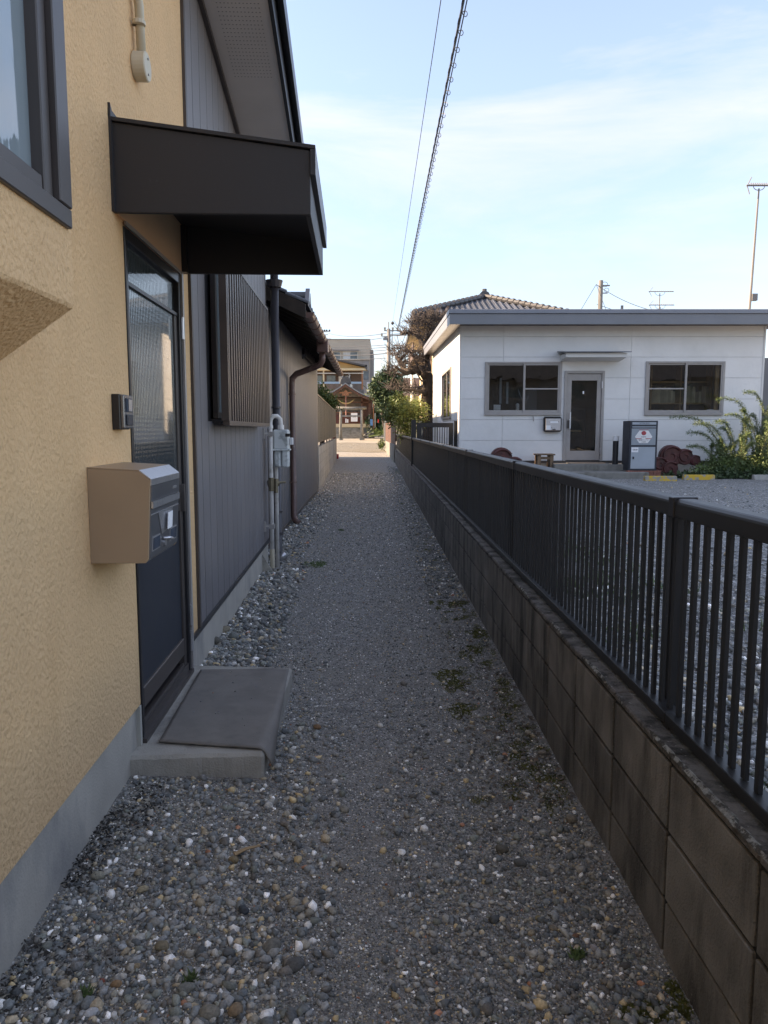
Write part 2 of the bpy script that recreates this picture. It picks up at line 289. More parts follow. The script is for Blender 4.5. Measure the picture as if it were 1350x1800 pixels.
# gravel: several sizes of stones as voronoi cells
def gravel_mat(name, scale, cols, dirt=.35, dirtcol=(.09, .085, .075), bump=.9, white=.86):
    m = bpy.data.materials.new(name); m.use_nodes = True; t = m.node_tree; L = t.links.new; b = t.nodes['Principled BSDF']
    b.inputs['Roughness'].default_value = .9; b.inputs['Specular IOR Level'].default_value = .3
    g = N(t, 'ShaderNodeNewGeometry')
    nd = N(t, 'ShaderNodeTexNoise'); nd.inputs['Scale'].default_value = scale * .7; nd.inputs['Detail'].default_value = 2; L(g.outputs['Position'], nd.inputs['Vector'])
    va = N(t, 'ShaderNodeVectorMath', operation='MULTIPLY_ADD'); va.inputs[1].default_value = (.012, .012, .012); L(nd.outputs['Color'], va.inputs[0]); L(g.outputs['Position'], va.inputs[2])
    outc = None; hs = None
    for k, sc_ in enumerate((scale, scale * 2.3)):
        v = N(t, 'ShaderNodeTexVoronoi'); v.inputs['Scale'].default_value = sc_; L(va.outputs[0], v.inputs['Vector'])
        sp = N(t, 'ShaderNodeSeparateColor'); L(v.outputs['Color'], sp.inputs[0])
        r = N(t, 'ShaderNodeValToRGB'); cr = r.color_ramp; cr.interpolation = 'CONSTANT'
        while len(cr.elements) < len(cols): cr.elements.new(.5)
        for e, (p_, c_) in zip(cr.elements, cols): e.position = p_; e.color = (*c_, 1)
        L(sp.outputs['Red'], r.inputs[0])
        h = N(t, 'ShaderNodeMath', operation='SUBTRACT'); h.inputs[0].default_value = 1; L(v.outputs['Distance'], h.inputs[1])
        # dark gaps between the stones are real recesses: the bump gives them, the grit in them has its own colour
        gp = N(t, 'ShaderNodeMapRange'); gp.inputs[1].default_value = .45; gp.inputs[2].default_value = .75; L(v.outputs['Distance'], gp.inputs[0])
        mg = N(t, 'ShaderNodeMixRGB'); mg.inputs[2].default_value = (*dirtcol, 1); L(gp.outputs[0], mg.inputs[0]); L(r.outputs[0], mg.inputs[1])
        if outc is None: outc, hs, s1 = mg.outputs[0], h.outputs[0], sp
        else:
            th = N(t, 'ShaderNodeMath', operation='GREATER_THAN'); th.inputs[1].default_value = .45; L(s1.outputs['Green'], th.inputs[0])
            m2 = N(t, 'ShaderNodeMixRGB'); L(th.outputs[0], m2.inputs[0]); L(outc, m2.inputs[1]); L(mg.outputs[0], m2.inputs[2]); outc = m2.outputs[0]
            ha = N(t, 'ShaderNodeMixRGB'); L(th.outputs[0], ha.inputs[0]); L(hs, ha.inputs[1]); L(h.outputs[0], ha.inputs[2]); hs = ha.outputs[0]
    n = N(t, 'ShaderNodeTexNoise'); n.inputs['Scale'].default_value = 1.6; n.inputs['Detail'].default_value = 8; L(g.outputs['Position'], n.inputs['Vector'])
    r3 = N(t, 'ShaderNodeMapRange'); r3.inputs[1].default_value = .42; r3.inputs[2].default_value = .68; r3.inputs[4].default_value = dirt; L(n.outputs['Fac'], r3.inputs[0])
    nb_ = N(t, 'ShaderNodeTexNoise'); nb_.inputs['Scale'].default_value = 14; nb_.inputs['Detail'].default_value = 8; nb_.inputs['Roughness'].default_value = .8; L(g.outputs['Position'], nb_.inputs['Vector'])
    rb_ = N(t, 'ShaderNodeMapRange'); rb_.inputs[1].default_value = .3; rb_.inputs[2].default_value = .7; rb_.inputs[3].default_value = .55; rb_.inputs[4].default_value = 1.45; L(nb_.outputs['Fac'], rb_.inputs[0])
    hb_ = N(t, 'ShaderNodeHueSaturation'); L(rb_.outputs[0], hb_.inputs['Value']); L(outc, hb_.inputs['Color']); outc = hb_.outputs[0]
    md = N(t, 'ShaderNodeMixRGB'); md.inputs[2].default_value = (*[c * 1.25 for c in dirtcol], 1); L(r3.outputs[0], md.inputs[0]); L(outc, md.inputs[1])
    L(md.outputs[0], b.inputs['Base Color'])
    bp = N(t, 'ShaderNodeBump'); bp.inputs['Strength'].default_value = bump; bp.inputs['Distance'].default_value = .5 / scale; L(hs, bp.inputs['Height']); L(bp.outputs[0], b.inputs['Normal'])
    MATS[name] = m; return m
GC = [(0, (.15, .15, .15)), (.2, (.26, .258, .252)), (.42, (.36, .352, .34)), (.6, (.44, .42, .39)), (.74, (.28, .285, .28)), (.84, (.55, .545, .53)), (.93, (.46, .38, .27)), (.97, (.78, .78, .77))]
gravel_mat('gravel_path', 115, GC, dirt=.6, dirtcol=(.25, .23, .205))
gravel_mat('gravel_lot', 40, [(p, tuple(min(.75, c * .95) for c in col)) for p, col in GC], dirt=.15, dirtcol=(.13, .13, .125))
m = bpy.data.materials.new('pebble'); m.use_nodes = True; t = m.node_tree; b = t.nodes['Principled BSDF']; b.inputs['Roughness'].default_value = .75; b.inputs['Specular IOR Level'].default_value = .35
at = N(t, 'ShaderNodeVertexColor', layer_name='tint'); g = N(t, 'ShaderNodeNewGeometry'); n = N(t, 'ShaderNodeTexNoise'); n.inputs['Scale'].default_value = 130; n.inputs['Detail'].default_value = 4; t.links.new(g.outputs['Position'], n.inputs['Vector'])
r = N(t, 'ShaderNodeMapRange'); r.inputs[1].default_value = .3; r.inputs[2].default_value = .7; r.inputs[3].default_value = .75; r.inputs[4].default_value = 1.25; t.links.new(n.outputs['Fac'], r.inputs[0])
hv = N(t, 'ShaderNodeHueSaturation'); t.links.new(r.outputs[0], hv.inputs['Value']); t.links.new(at.outputs[0], hv.inputs['Color']); t.links.new(hv.outputs[0], b.inputs['Base Color'])
bp = N(t, 'ShaderNodeBump'); bp.inputs['Strength'].default_value = .5; bp.inputs['Distance'].default_value = .004; t.links.new(n.outputs['Fac'], bp.inputs['Height']); t.links.new(bp.outputs[0], b.inputs['Normal'])
MATS['pebble'] = m

# ------------------------------------------------------------ ground
LOT = .4
def wallX(y): return .757 - .0095 * y          # alley face of the block wall
def leftX(y): return -.91 - .04 * y if y < 7.7 else -1.19 - .0185 * y
def gz(y):  # the path climbs gently past the end of the fence
    return .20 * sm(30, 46, y) + .5 * sm(44, 62, y)
def hgt(x, y):
    z = gz(y)
    if y < 14:
        c = (x - leftX(y)) / (wallX(y) - leftX(y))
        z += .018 * (max(0, 1 - c * 3.5)) + .02 * max(0, 1 - (1 - c) * 4) - .010 * math.exp(-((c - .58) / .2) ** 2)
        z += .012 * noise.noise(Vector((x * 2.2, y * 1.3, 3))) + .006 * noise.noise(Vector((x * 9, y * 7, 1)))
    return z
xs = [-400, -100, -40, -20, -10, -6] + [-4 + .5 * i for i in range(17)] + [6, 10, 20, 40, 100, 400]
ys = [-60, -20, -6] + [2 * i for i in range(0, 36)] + [80, 100, 140, 200, 400, 1200]
v = [(x, y, gz(y) - .06) for y in ys for x in xs]; nx = len(xs)
f = [(j * nx + i, j * nx + i + 1, (j + 1) * nx + i + 1, (j + 1) * nx + i) for j in range(len(ys) - 1) for i in range(nx - 1)]
tag(MB().add(v, f).build('ground', 'sand'), kind='structure')
# gravel path between the houses and the wall
ys = [-4 + .06 * i for i in range(300)] + [14 + .5 * i for i in range(79)]
K = 44; v = []
for y in ys:
    a = leftX(y) - .3 if y < 17 else (-1.5 - .039 * (y - 17) - .3); b_ = wallX(y) + .05
    if y > 31: a -= (y - 31) * .05
    if y > 35: a = -9; b_ = max(b_ - .0 * (y - 31), .9)
    for i in range(K + 1):
        x = a + (b_ - a) * i / K; v.append((x, y, hgt(x, y)))
f = [(j * (K + 1) + i, j * (K + 1) + i + 1, (j + 1) * (K + 1) + i + 1, (j + 1) * (K + 1) + i) for j in range(len(ys) - 1) for i in range(K)]
tag(MB().add(v, f).build('path', 'gravel_path', smooth=True), kind='structure')
# sandy gravel in front of the shrine
v = []; ys = [41 + i for i in range(13)]
for y in ys:
    for i in range(11): v.append((-7 + i * .75, y + .5 * math.sin(i * 1.3), gz(y + .5 * math.sin(i * 1.3)) + .012))
f = [(j * 11 + i, j * 11 + i + 1, (j + 1) * 11 + i + 1, (j + 1) * 11 + i) for j in range(12) for i in range(10)]
gravel_mat('gravel_sun', 22, [(0, (.15, .14, .125)), (.3, (.22, .205, .18)), (.6, (.29, .275, .245)), (.85, (.40, .38, .34))], dirt=.3, dirtcol=(.2, .17, .12))
tag(MB().add(v, f).build('gravel_strip', 'gravel_sun', smooth=True), kind='structure')
# raised parking lot
m_ = MB()
v = []; K = 30; ys = [-5 + .5 * i for i in range(80)]
for y in ys:
    for i in range(K + 1):
        x = wallX(y) + .13 + (i / K) ** 1.6 * 24; v.append((x, y, LOT + .02 * noise.noise(Vector((x * .8, y * .8, 5)))))
f = [(j * (K + 1) + i, j * (K + 1) + i + 1, (j + 1) * (K + 1) + i + 1, (j + 1) * (K + 1) + i) for j in range(len(ys) - 1) for i in range(K)]
tag(MB().add(v, f).build('parking_lot', 'gravel_lot', smooth=True), kind='structure')

# ------------------------------------------------------------ LEFT HOUSE
A = math.atan(.04)
house = thing('yellow_house', 'ochre stucco and dark siding house close by the alley on the left', 'house', (-.89, 0, 0), A)
RAKE0, RS = 3.87, .162
def rake(y): return RAKE0 - RS * (y - 4.58) if y > -2 else RAKE0 + RS * 6.58 - RS * (-2 - y)
YS = 4.10; YE = 7.62; DY0, DY1, DZ0, DZ1 = 2.96, 3.88, .12, 2.17
def slab(mb, y0, y1, z0, x0=-.16, x1=0, z1=None):
    return mb.prism([(x0, y0, z0), (x0, y1, z0), (x0, y1, z1 if z1 else rake(y1) + .02), (x0, y0, z1 if z1 else rake(y0) + .02)], (x1 - x0, 0, 0))
mb = MB()
slab(mb, -6, -2, .27); slab(mb, -2, DY0, .27); slab(mb, DY0, DY1, DZ1); slab(mb, DY1, YS, .27)
mb.box(-6, -.165, -6, -5.8, 0, 4.2)
mb.build('wall', 'stucco', house)
MB().box(-6, -.2, -5.8, 2.5, 0, 3.9).box(-6, -.3, 2.5, 7.58, 0, 3.2).box(-.3, -.17, 4.3, 7.58, 0, 3.2).build('inner_wall', 'interior', house)
mb = MB().box(-.16, -.012, -6, DY0 - .012, -.2, .27).box(-.16, -.012, DY1 + .07, YE, -.2, .27)
mb.build('foundation', 'foundation', house)
MB().box(-.14, .004, DY0 - .028, DY0 - .004, 0, .268).build('foundation_edge', 'white_post', house)
MB().box(-.01, .012, YS - .16, YE + .01, .252, .282).build('base_flashing', 'dark_metal', house)
MB().box(-.02, .016, YS - .012, YS + .022, .282, rake(YS)).build('corner_trim', 'bronze', house)
# bay with sloping underside
mb = MB(); by0, by1 = -1.2, 1.87
mb.prism([(0.001, by0, 1.56), (.2, by0, 1.70), (.2, by0, 1.9), (0.001, by0, 1.9)], (0, by1 - by0, 0))
mb.box(.001, .2, 1.835, by1, 1.9, 3.6).box(.001, .2, by0, .1, 1.9, 3.6).box(.001, .2, .1, 1.835, 3.05, 3.6)
mb.build('bay_wall', 'stucco', house, bevel=.006)
win = MB().box(.16, .212, .08, 1.845, 1.88, 1.925).box(.16, .215, 1.77, 1.842, 1.925, 3.05).box(.16, .215, .1, .16, 1.925, 3.05).box(.15, .205, .16, 1.77, 2.99, 3.05).box(.14, .2, 1.72, 1.765, 1.925, 2.99).box(.14, .2, .9, .95, 1.925, 2.99).box(.14, .195, .16, 1.72, 1.925, 1.965)
win = win.build('window', 'bronze', house, bevel=.003); tag(win, 'bronze framed bay window')
MB().box(.165, .172, .16, 1.72, 1.965, 2.99).build('pane', 'frosted_glass', win)
MB().box(.05, .1, .1, 1.72, 1.92, 3.04).build('bay_backing', 'interior', house)
# door
door = MB().box(-.10, .006, DY1 - .035, DY1 + .03, DZ0, DZ1 + .015).box(-.10, .006, DY0 + .005, DY0 + .03, DZ0, DZ1).box(-.10, .006, DY0, DY1 - .035, DZ1 - .035, DZ1 + .012).build('door', 'black_frame', house, bevel=.003)
tag(door, 'dark entrance door with reeded glass upper panel')
MB().box(.006, .016, DY1 + .0, DY1 + .032, .1, DZ1 + .03).box(.006, .014, DY0, DY1, DZ1 + .014, DZ1 + .03).build('door_trim', 'alu', door)
mb = MB().box(-.045, -.008, DY1 - .085, DY1 - .036, .16, DZ1 - .2).box(-.045, -.008, DY0 + .034, DY0 + .08, .16, DZ1 - .2).box(-.045, -.008, DY0 + .08, DY1 - .085, .22, .31).box(-.045, -.01, DY0 + .08, DY1 - .085, .985, 1.02)
mb.build('door_leaf', 'bronze', door, bevel=.003)
MB().box(-.03, -.018, DY0 + .08, DY1 - .085, 1.02, DZ1 - .2).build('glass', 'reeded_glass', door)
MB().box(-.035, -.022, DY0 + .03, DY1 - .035, DZ1 - .185, DZ1 - .035).build('transom_glass', 'reeded_glass', door)
mb = MB().box(-.05, -.004, DY0 + .03, DY1 - .035, DZ1 - .2, DZ1 - .184); mb.build('transom_bar', 'black_frame', door)
mb = MB().box(-.034, -.02, DY0 + .08, DY1 - .085, .31, .985); mb.build('lower_panel', 'navy', door)
MB().box(-.09, .02, DY0 - .0, DY1, .1, .118).box(-.09, .0, DY0, DY1, .118, .16).box(-.028, -.012, DY0 + .03, DY1, .16, .175).build('threshold', 'bronze', door)
MB().box(-.017, -.012, DY1 - .14, DY1 - .10, 1.08, 1.18).build('notice', 'paper', door)
hg = MB().tube([(.012, DY1 - .01, 1.86), (.012, DY1 - .01, 1.97)], .009, 8).build('hinge', 'stainless', door)
for z in (-1.5, -1.64): dup(hg, door, (0, 0, z + .0))
MB().box(-.007, .012, DY1 - .08, DY1 - .045, .98, 1.12).build('lock', 'bronze', door)
# siding boards
YW0, YW1, WZ0, WZ1 = 4.70, 6.82, 1.47, 2.47
pw = .2065; y = YS + .022; k = 0
while y < YE - .03:
    y1 = min(y + pw, YE)
    segs = [(.282, rake)] if (y1 < YW0 or y > YW1) else [(.282, WZ0 - .02), (WZ1 + .02, rake)]
    for z0, z1 in segs:
        g0 = .006
        if callable(z1): a, b_ = rake(y + g0), rake(y1 - g0)
        else: a = b_ = z1
        pr = [(-.02, y + g0, z0), (-.02, y1 - g0, z0), (-.02, y1 - g0, b_), (-.02, y + g0, a)]
        MB().prism(pr, (.022, 0, 0)).build('siding_board', 'siding', house, bevel=.0015)
    y = y1; k += 1
slab(MB(), YS, YE, .27, -.16, -.012).build('siding_backing', 'black_frame', house)
MB().box(-.16, .006, YE + .001, YE + .03, .25, rake(YE)).build('end_trim', 'bronze', house)
MB().box(-3, -.17, YE - .02, YE, 0, 3.2).build('end_wall', 'siding', house)
# roof, soffit, fascia
def rk(mb, x0, x1, dz0, dz1, ya=-8, yb=8.05):
    for (a, b_) in ((ya, -2), (-2, yb)):
        mb.prism([(x0, a, rake(a) + dz0), (x0, b_, rake(b_) + dz0), (x0, b_, rake(b_) + dz1), (x0, a, rake(a) + dz1)], (x1 - x0, 0, 0))
    return mb
rk(MB(), .003, .4, 0, .015).build('soffit', 'soffit', house)
rk(MB(), .0035, .03, -.035, -.001, YS).build('soffit_edge', 'bronze', house)
rk(MB(), .401, .425, -.012, .2).build('fascia', 'dark_metal', house)
rk(MB(), -6.2, .455, .2, .245).build('roof', 'metal_roof', house)
rk(MB(), .456, .475, .12, .25).build('roof_edge', 'black_frame', house)
mb = MB()
for i in range(60):
    for j in range(12):
        y = 3.2 + i * .035; x = .1 + j * .022
        if y < 5.3: z = rake(y) - .0012; mb.add([(x - .004, y - .004, z), (x - .004, y + .004, z), (x + .004, y + .004, z), (x + .004, y - .004, z)], [(0, 1, 2, 3)])
tag(mb.build('vent_holes', 'soffit_hole', house), kind='stuff')
# door hood
hood = MB(); hy0, hy1, ho, hb = 2.85, 3.95, .73, 2.20
def side(y0, y1): return MB().prism([(0, y0, hb), (ho, y0, hb), (ho, y0, 2.43), (0, y0, 2.52)], (0, y1 - y0, 0))
hood = side(hy0, hy0 + .02).build('door_hood', 'canopy_metal', house, bevel=.002); tag(hood, 'dark sheet metal hood over the door')
side(hy1 - .02, hy1).build('side_plate', 'canopy_metal', hood, bevel=.002)
MB().box(ho - .02, ho, hy0 + .021, hy1 - .021, hb, 2.43).build('front_plate', 'canopy_metal', hood, bevel=.002)
MB().prism([(0, hy0 - .012, 2.522), (ho + .02, hy0 - .012, 2.432), (ho + .02, hy0 - .012, 2.445), (0, hy0 - .012, 2.535)], (0, hy1 - hy0 + .024, 0)).build('roof_sheet', 'canopy_metal', hood)
MB().box(ho + .001, ho + .02, hy0 - .012, hy1 + .012, 2.34, 2.431).build('drip_edge', 'black_frame', hood)
MB().prism([(.01, hy0 + .021, 2.44), (ho - .021, hy0 + .021, 2.36), (ho - .021, hy0 + .021, 2.375), (.01, hy0 + .021, 2.455)], (0, hy1 - hy0 - .042, 0)).build('hood_ceiling', 'canopy_metal', hood)
MB().box(-.0, .012, hy0 + .021, hy1 - .021, hb, 2.44).build('back_plate', 'stucco_plain', hood)
MB().box(.013, .04, hy1 - .06, hy1 - .021, hb, 2.43).build('bracket', 'black_frame', hood)
MB().prism([(.0, hy0 - .02, 2.56), (.0, hy1 + .02, 2.56), (.0, hy1 + .02, 2.53), (.0, hy0 - .02, 2.53)], (.008, 0, 0)).prism([(.0, hy0 - .018, 2.2), (.0, hy0, 2.2), (.0, hy0, 2.56), (.0, hy0 - .018, 2.58)], (.009, 0, 0)).build('wall_flashing', 'canopy_metal', hood)
# window with slatted screen
win = MB().box(0, .035, YW0, YW1, WZ0, WZ0 + .04).box(0, .035, YW0, YW0 + .04, WZ0 + .04, WZ1).box(0, .035, YW1 - .04, YW1, WZ0 + .04, WZ1).box(0, .035, YW0 + .04, YW1 - .04, WZ1 - .04, WZ1).build('window', 'bronze', house, bevel=.003)
tag(win, 'window behind a screen of upright brown slats')
MB().box(.024, .03, YW0 + .025, YW1 - .04, WZ0 + .04, WZ1 - .04).build('pane', 'frosted_glass', win)
MB().box(-.02, .06, YW0 - .03, YW1 + .0, WZ0 - .03, WZ0 - .003).build('window_sill', 'black_frame', win)
scr = MB().box(.08, .12, 4.60, 6.80, 1.425, 1.455).box(.08, .12, 4.60, 6.80, 2.455, 2.48).box(.075, .12, 4.585, 4.615, 1.455, 2.455).box(.075, .12, 6.785, 6.81, 1.455, 2.455).box(.02, .08, 4.9, 4.92, 1.43, 1.45).build('slatted_screen', 'lattice', house)
s0 = MB().box(-.012, .012, -.022, .022, 1.455, 2.455).build('slat', 'lattice', scr); s0.location = (.105, 4.67, 0)
for i in range(1, 22): dup(s0, scr, (.105, 4.67 + i * .099, 0))
# electrical conduit with a round box high on the wall
cd = thing('conduit', 'cream conduit pipe ending in a round box high on the ochre wall', 'conduit', (-.89, 0, 0), A)
MB().tube([(.03, 3.2, 2.92), (.03, 3.19, 3.1), (.03, 3.17, 3.12), (.03, 3.15, 4.3)], .018, 12).build('pipe', 'pvc_cream', cd, smooth=True)
MB().tube([(.03, 3.165, 3.12), (.03, 3.16, 3.24)], .024, 12).build('coupling', 'pvc_cream', cd, smooth=False)
MB().tube([(.03, 3.18, 3.02), (.03, 3.18, 3.035)], .026, 12).box(0, .03, 3.175, 3.19, 3.02, 3.035).build('clip', 'pvc_cream', cd)
MB().tube([(0, 3.2, 2.87), (.055, 3.2, 2.87)], .056, 24).build('round_box', 'pvc_cream', cd, bevel=.004)
s_ = MB().tube([(.055, 3.2, 2.90), (.059, 3.2, 2.90)], .005, 8).build('screw', 'alu', cd); dup(s_, cd, (0, 0, -.06))

# intercom
ic = thing('intercom', 'small dark intercom on the ochre wall above the mailbox', 'intercom', (-.89, 0, 0), A)
B('body', 'black_frame', ic, 0, .03, 2.74, 2.855, 1.40, 1.53, bevel=.003)
B('cover', 'grey_plate', ic, .0301, .044, 2.745, 2.862, 1.405, 1.527, bevel=.003)
B('camera_window', 'rag', ic, .0441, .047, 2.765, 2.84, 1.465, 1.515)
B('speaker_strip', 'stainless', ic, .0471, .049, 2.79, 2.83, 1.468, 1.512)
B('call_button', 'navy', ic, .0441, .05, 2.765, 2.84, 1.415, 1.455, bevel=.002)

# mailbox
mbx = thing('mailbox', 'beige and steel mailbox jutting from the ochre wall beside the door', 'mailbox', (-.89, 0, 0), A)
m0, m1 = 2.46, 2.86
prof = [(0, .95), (.183, .95), (.193, .962), (.208, 1.232), (.172, 1.262), (0, 1.272)]
MB().prism([(x, m0, z) for x, z in prof], (0, .008, 0)).build('side_panel', 'beige_steel', mbx, bevel=.002)
MB().prism([(x, m1 - .008, z) for x, z in prof], (0, .008, 0)).build('side_panel', 'beige_steel', mbx, bevel=.002)
MB().prism([(x * .985, m0 + .009, .951 + (z - .951) * .99) for x, z in prof], (0, m1 - m0 - .018, 0)).build('body', 'grey_plate', mbx)
MB().prism([(.0, m0, 1.2725), (.172, m0, 1.2625), (.172, m0, 1.2655), (.0, m0, 1.2755)], (0, m1 - m0, 0)).build('top', 'beige_steel', mbx)
MB().prism([(.172, m0, 1.2625), (.2095, m0, 1.2325), (.211, m0, 1.235), (.172, m0, 1.266)], (0, m1 - m0, 0)).build('top_bevel', 'stainless', mbx)
fx = lambda z: .193 + (z - .962) / .27 * .015
def face(name, m, y0, y1, z0, z1, t0=.0, t1=.003, bevel=0):
    return MB().prism([(fx(z0) + t0, y0, z0), (fx(z1) + t0, y0, z1), (fx(z1) + t1, y0, z1), (fx(z0) + t1, y0, z0)], (0, y1 - y0, 0)).build(name, m, mbx, bevel)
face('front_trim', 'stainless', m0, m1, 1.213, 1.232)
face('slot_flap', 'grey_plate', m0 + .004, m1 - .004, 1.16, 1.212, 0, .004)
face('flap_lip', 'stainless', m0 + .01, m1 - .012, 1.135, 1.158, .002, .009)
face('door_panel', 'grey_plate', m0 + .004, m1 - .004, .966, 1.132, 0, .003)
face('rule', 'stainless', m0 + .006, m1 - .006, 1.112, 1.115, .003, .005)
face('brand_mark', 'stainless', m1 - .1, m1 - .05, 1.18, 1.19, .004, .0055)
face('flyer', 'paper', m0 + .17, m0 + .235, 1.045, 1.105, .019, .021)
MB().prism([(fx(1.12) + .004, m0 + .09, 1.115), (fx(1.12) + .016, m0 + .25, 1.12), (fx(1.04) + .012, m0 + .24, 1.045), (fx(1.03) + .004, m0 + .15, 1.03)], (.0015, 0, 0)).build('plastic_sleeve', 'stainless', mbx)
for yy in (m0 + .03, m0 + .27):
    face('name_window_frame', 'stainless', yy, yy + .1, .985, 1.035, .003, .005)
    face('name_window', 'rag', yy + .006, yy + .094, .99, 1.03, .005, .006)
MB().tube([(fx(1.01) + .004, m0 + .17, 1.012), (fx(1.01) + .022, m0 + .19, 1.01), (fx(1.01) + .024, m0 + .235, 1.0)], .006, 8).build('latch', 'stainless', mbx, smooth=True)
MB().tube([(fx(1.0) + .002, m0 + .19, .995), (fx(1.0) + .01, m0 + .19, .995)], .014, 14).build('lock', 'stainless', mbx)

# door step and mat
st = thing('door_step', 'low concrete step slab in front of the dark entrance door', 'step')
v = []; cs = [(-1.03, 2.83), (-.485, 2.86), (-.505, 3.95), (-1.06, 3.99)]
mb = MB().prism([(x, y, -.08) for x, y in cs], (0, 0, .18)); sl = mb.build('slab', 'concrete', st, bevel=.012)
bm_ = bmesh.new(); bm_.from_mesh(sl.data); bmesh.ops.subdivide_edges(bm_, edges=[e for e in bm_.edges if e.calc_length() > .3], cuts=30, use_grid_fill=True)
for v__ in bm_.verts:
    if v__.co.z > .06 or v__.co.y < 2.9:
        k_ = 1.0 if v__.co.z < .0995 else .35; q__ = noise.noise_vector(v__.co * 16) * .006 * k_ + noise.noise_vector(v__.co * 45) * .003 * k_; v__.co += Vector((q__.x, q__.y, min(0, q__.z)))
bm_.to_mesh(sl.data); bm_.free()
def matpt(u, w_):
    a = Vector((-.935, 2.95)).lerp(Vector((-.99, 3.87)), w_); b_ = Vector((-.455, 2.878)).lerp(Vector((-.515, 3.885)), w_)
    p = a.lerp(b_, u); z = .108
    edge = -.492 - .018 * w_
    if p.x > edge: d = p.x - edge; z -= .9 * d + 8 * d * d * (1 - w_)
    if u > .9 and w_ < .25: z -= .03 * ((u - .9) / .1) * (1 - w_ / .25)
    z += .004 * math.exp(-((w_ - .42) / .05) ** 2) + .007 * math.exp(-((w_ - .93) ** 2 + (u - .8) ** 2) / .01) + .002 * noise.noise(Vector((p.x * 8, p.y * 8, 0)))
    return (p.x, p.y, z)
U, W = 28, 40; v = []; 
for j in range(W + 1):
    for i in range(U + 1): v.append(matpt(i / U, j / W))
f = [(j * (U + 1) + i, j * (U + 1) + i + 1, (j + 1) * (U + 1) + i + 1, (j + 1) * (U + 1) + i) for j in range(W) for i in range(U)]
mt = MB().add(v, f).build('door_mat', 'rubber_mat', smooth=True)
mo = mt.modifiers.new('s', 'SOLIDIFY'); mo.thickness = .006; mo.offset = 1
tag(mt, 'worn dark rubber mat lying on the concrete door step', 'mat')

# pipes and gas meter at the corner of the siding
gm = thing('gas_meter', 'pale grey gas meter on white pipes at the corner of the dark siding', 'gas meter', (-.89, 0, 0), A)
MB().tube([(.07, 7.27, .0), (.07, 7.27, 1.46), (.075, 7.27, 1.50), (.10, 7.285, 1.53), (.135, 7.30, 1.53), (.165, 7.31, 1.50), (.17, 7.31, 1.42)], .022, 12).build('pipe', 'pvc', gm, smooth=True)
MB().tube([(.11, 7.38, .0), (.11, 7.38, 1.25), (.13, 7.37, 1.3)], .02, 12).build('pipe', 'pvc', gm, smooth=True)
MB().tube([(.07, 7.27, .03), (.07, 7.27, .22)], .0235, 12).build('pipe_sleeve', 'pvc_cream', gm)
for z in (1.44,): MB().tube([(.07, 7.27, z - .03), (.07, 7.27, z + .0)], .028, 12).tube([(.17, 7.31, 1.40), (.17, 7.31, 1.445)], .03, 12).build('coupling', 'pvc', gm)
B('upper_body', 'meter_grey', gm, .09, .25, 7.28, 7.42, 1.20, 1.40, bevel=.018)
B('lower_body', 'meter_grey', gm, .10, .165, 7.285, 7.41, 1.03, 1.199, bevel=.015)
B('lower_body', 'meter_grey', gm, .172, .245, 7.285, 7.41, 1.025, 1.199, bevel=.015)
B('rim', 'meter_grey', gm, .082, .258, 7.272, 7.428, 1.192, 1.21, bevel=.004)
B('counter', 'white', gm, .252, .285, 7.3, 7.38, 1.25, 1.32, bevel=.004)
B('counter_cap', 'black_frame', gm, .215, .26, 7.272, 7.279, 1.33, 1.36)
MB().tube([(.04, 7.26, .87), (.14, 7.3, .88)], .035, 10).tube([(.075, 7.25, .80), (.075, 7.25, .93)], .03, 8).tube([(.12, 7.25, .78), (.12, 7.26, .92)], .018, 8).tube([(.14, 7.3, .88), (.2, 7.34, .88)], .012, 8).build('valve', 'brass', gm)
for z in (1.36, .45):
    MB().tube([(.0, 7.2, z), (.07, 7.26, z)], .008, 6).box(.045, .098, 7.235, 7.3, z - .025, z + .02).box(-.0, .02, 7.19, 7.215, z - .05, z + .05).build('pipe_bracket', 'alu', gm)
dp = thing('downpipe', 'tall dark grey downpipe at the corner of the dark siding', 'downpipe', (-.89, 0, 0), A)
MB().tube([(.07, 7.86, 3.3), (.07, 7.86, .1), (.085, 7.84, .06), (.13, 7.8, .035)], .043, 14).build('pipe', 'pipe_dark', dp, smooth=True)
MB().tube([(.07, 7.86, 2.86), (.07, 7.86, 2.93)], [.07, .09], 12).build('hopper', 'pipe_dark', dp)
MB().tube([(.07, 7.86, 1.62), (.07, 7.86, 1.64)], .05, 14).tube([(.07, 7.86, .52), (.07, 7.86, .54)], .05, 14).tube([(.07, 7.86, .28), (.07, 7.86, .31)], .048, 14).build('clamp', 'pipe_dark', dp)
MB().tube([(.1, 7.83, .055), (.14, 7.8, .035)], .05, 14).build('shoe', 'stainless', dp, smooth=True)
ln = MB().prism([(-.0, 0, 0), (.02, 0, .0), (.12, 0, -.0), (.0, 0, .2)], (0, .02, 0)).build('leaning_board', 'concrete'); ln.location = (-1.19, 7.1, .0); ln.rotation_euler = (0, 0, A)
tag(ln, 'small slanting concrete offcut against the foundation beside the white pipes', 'concrete piece')

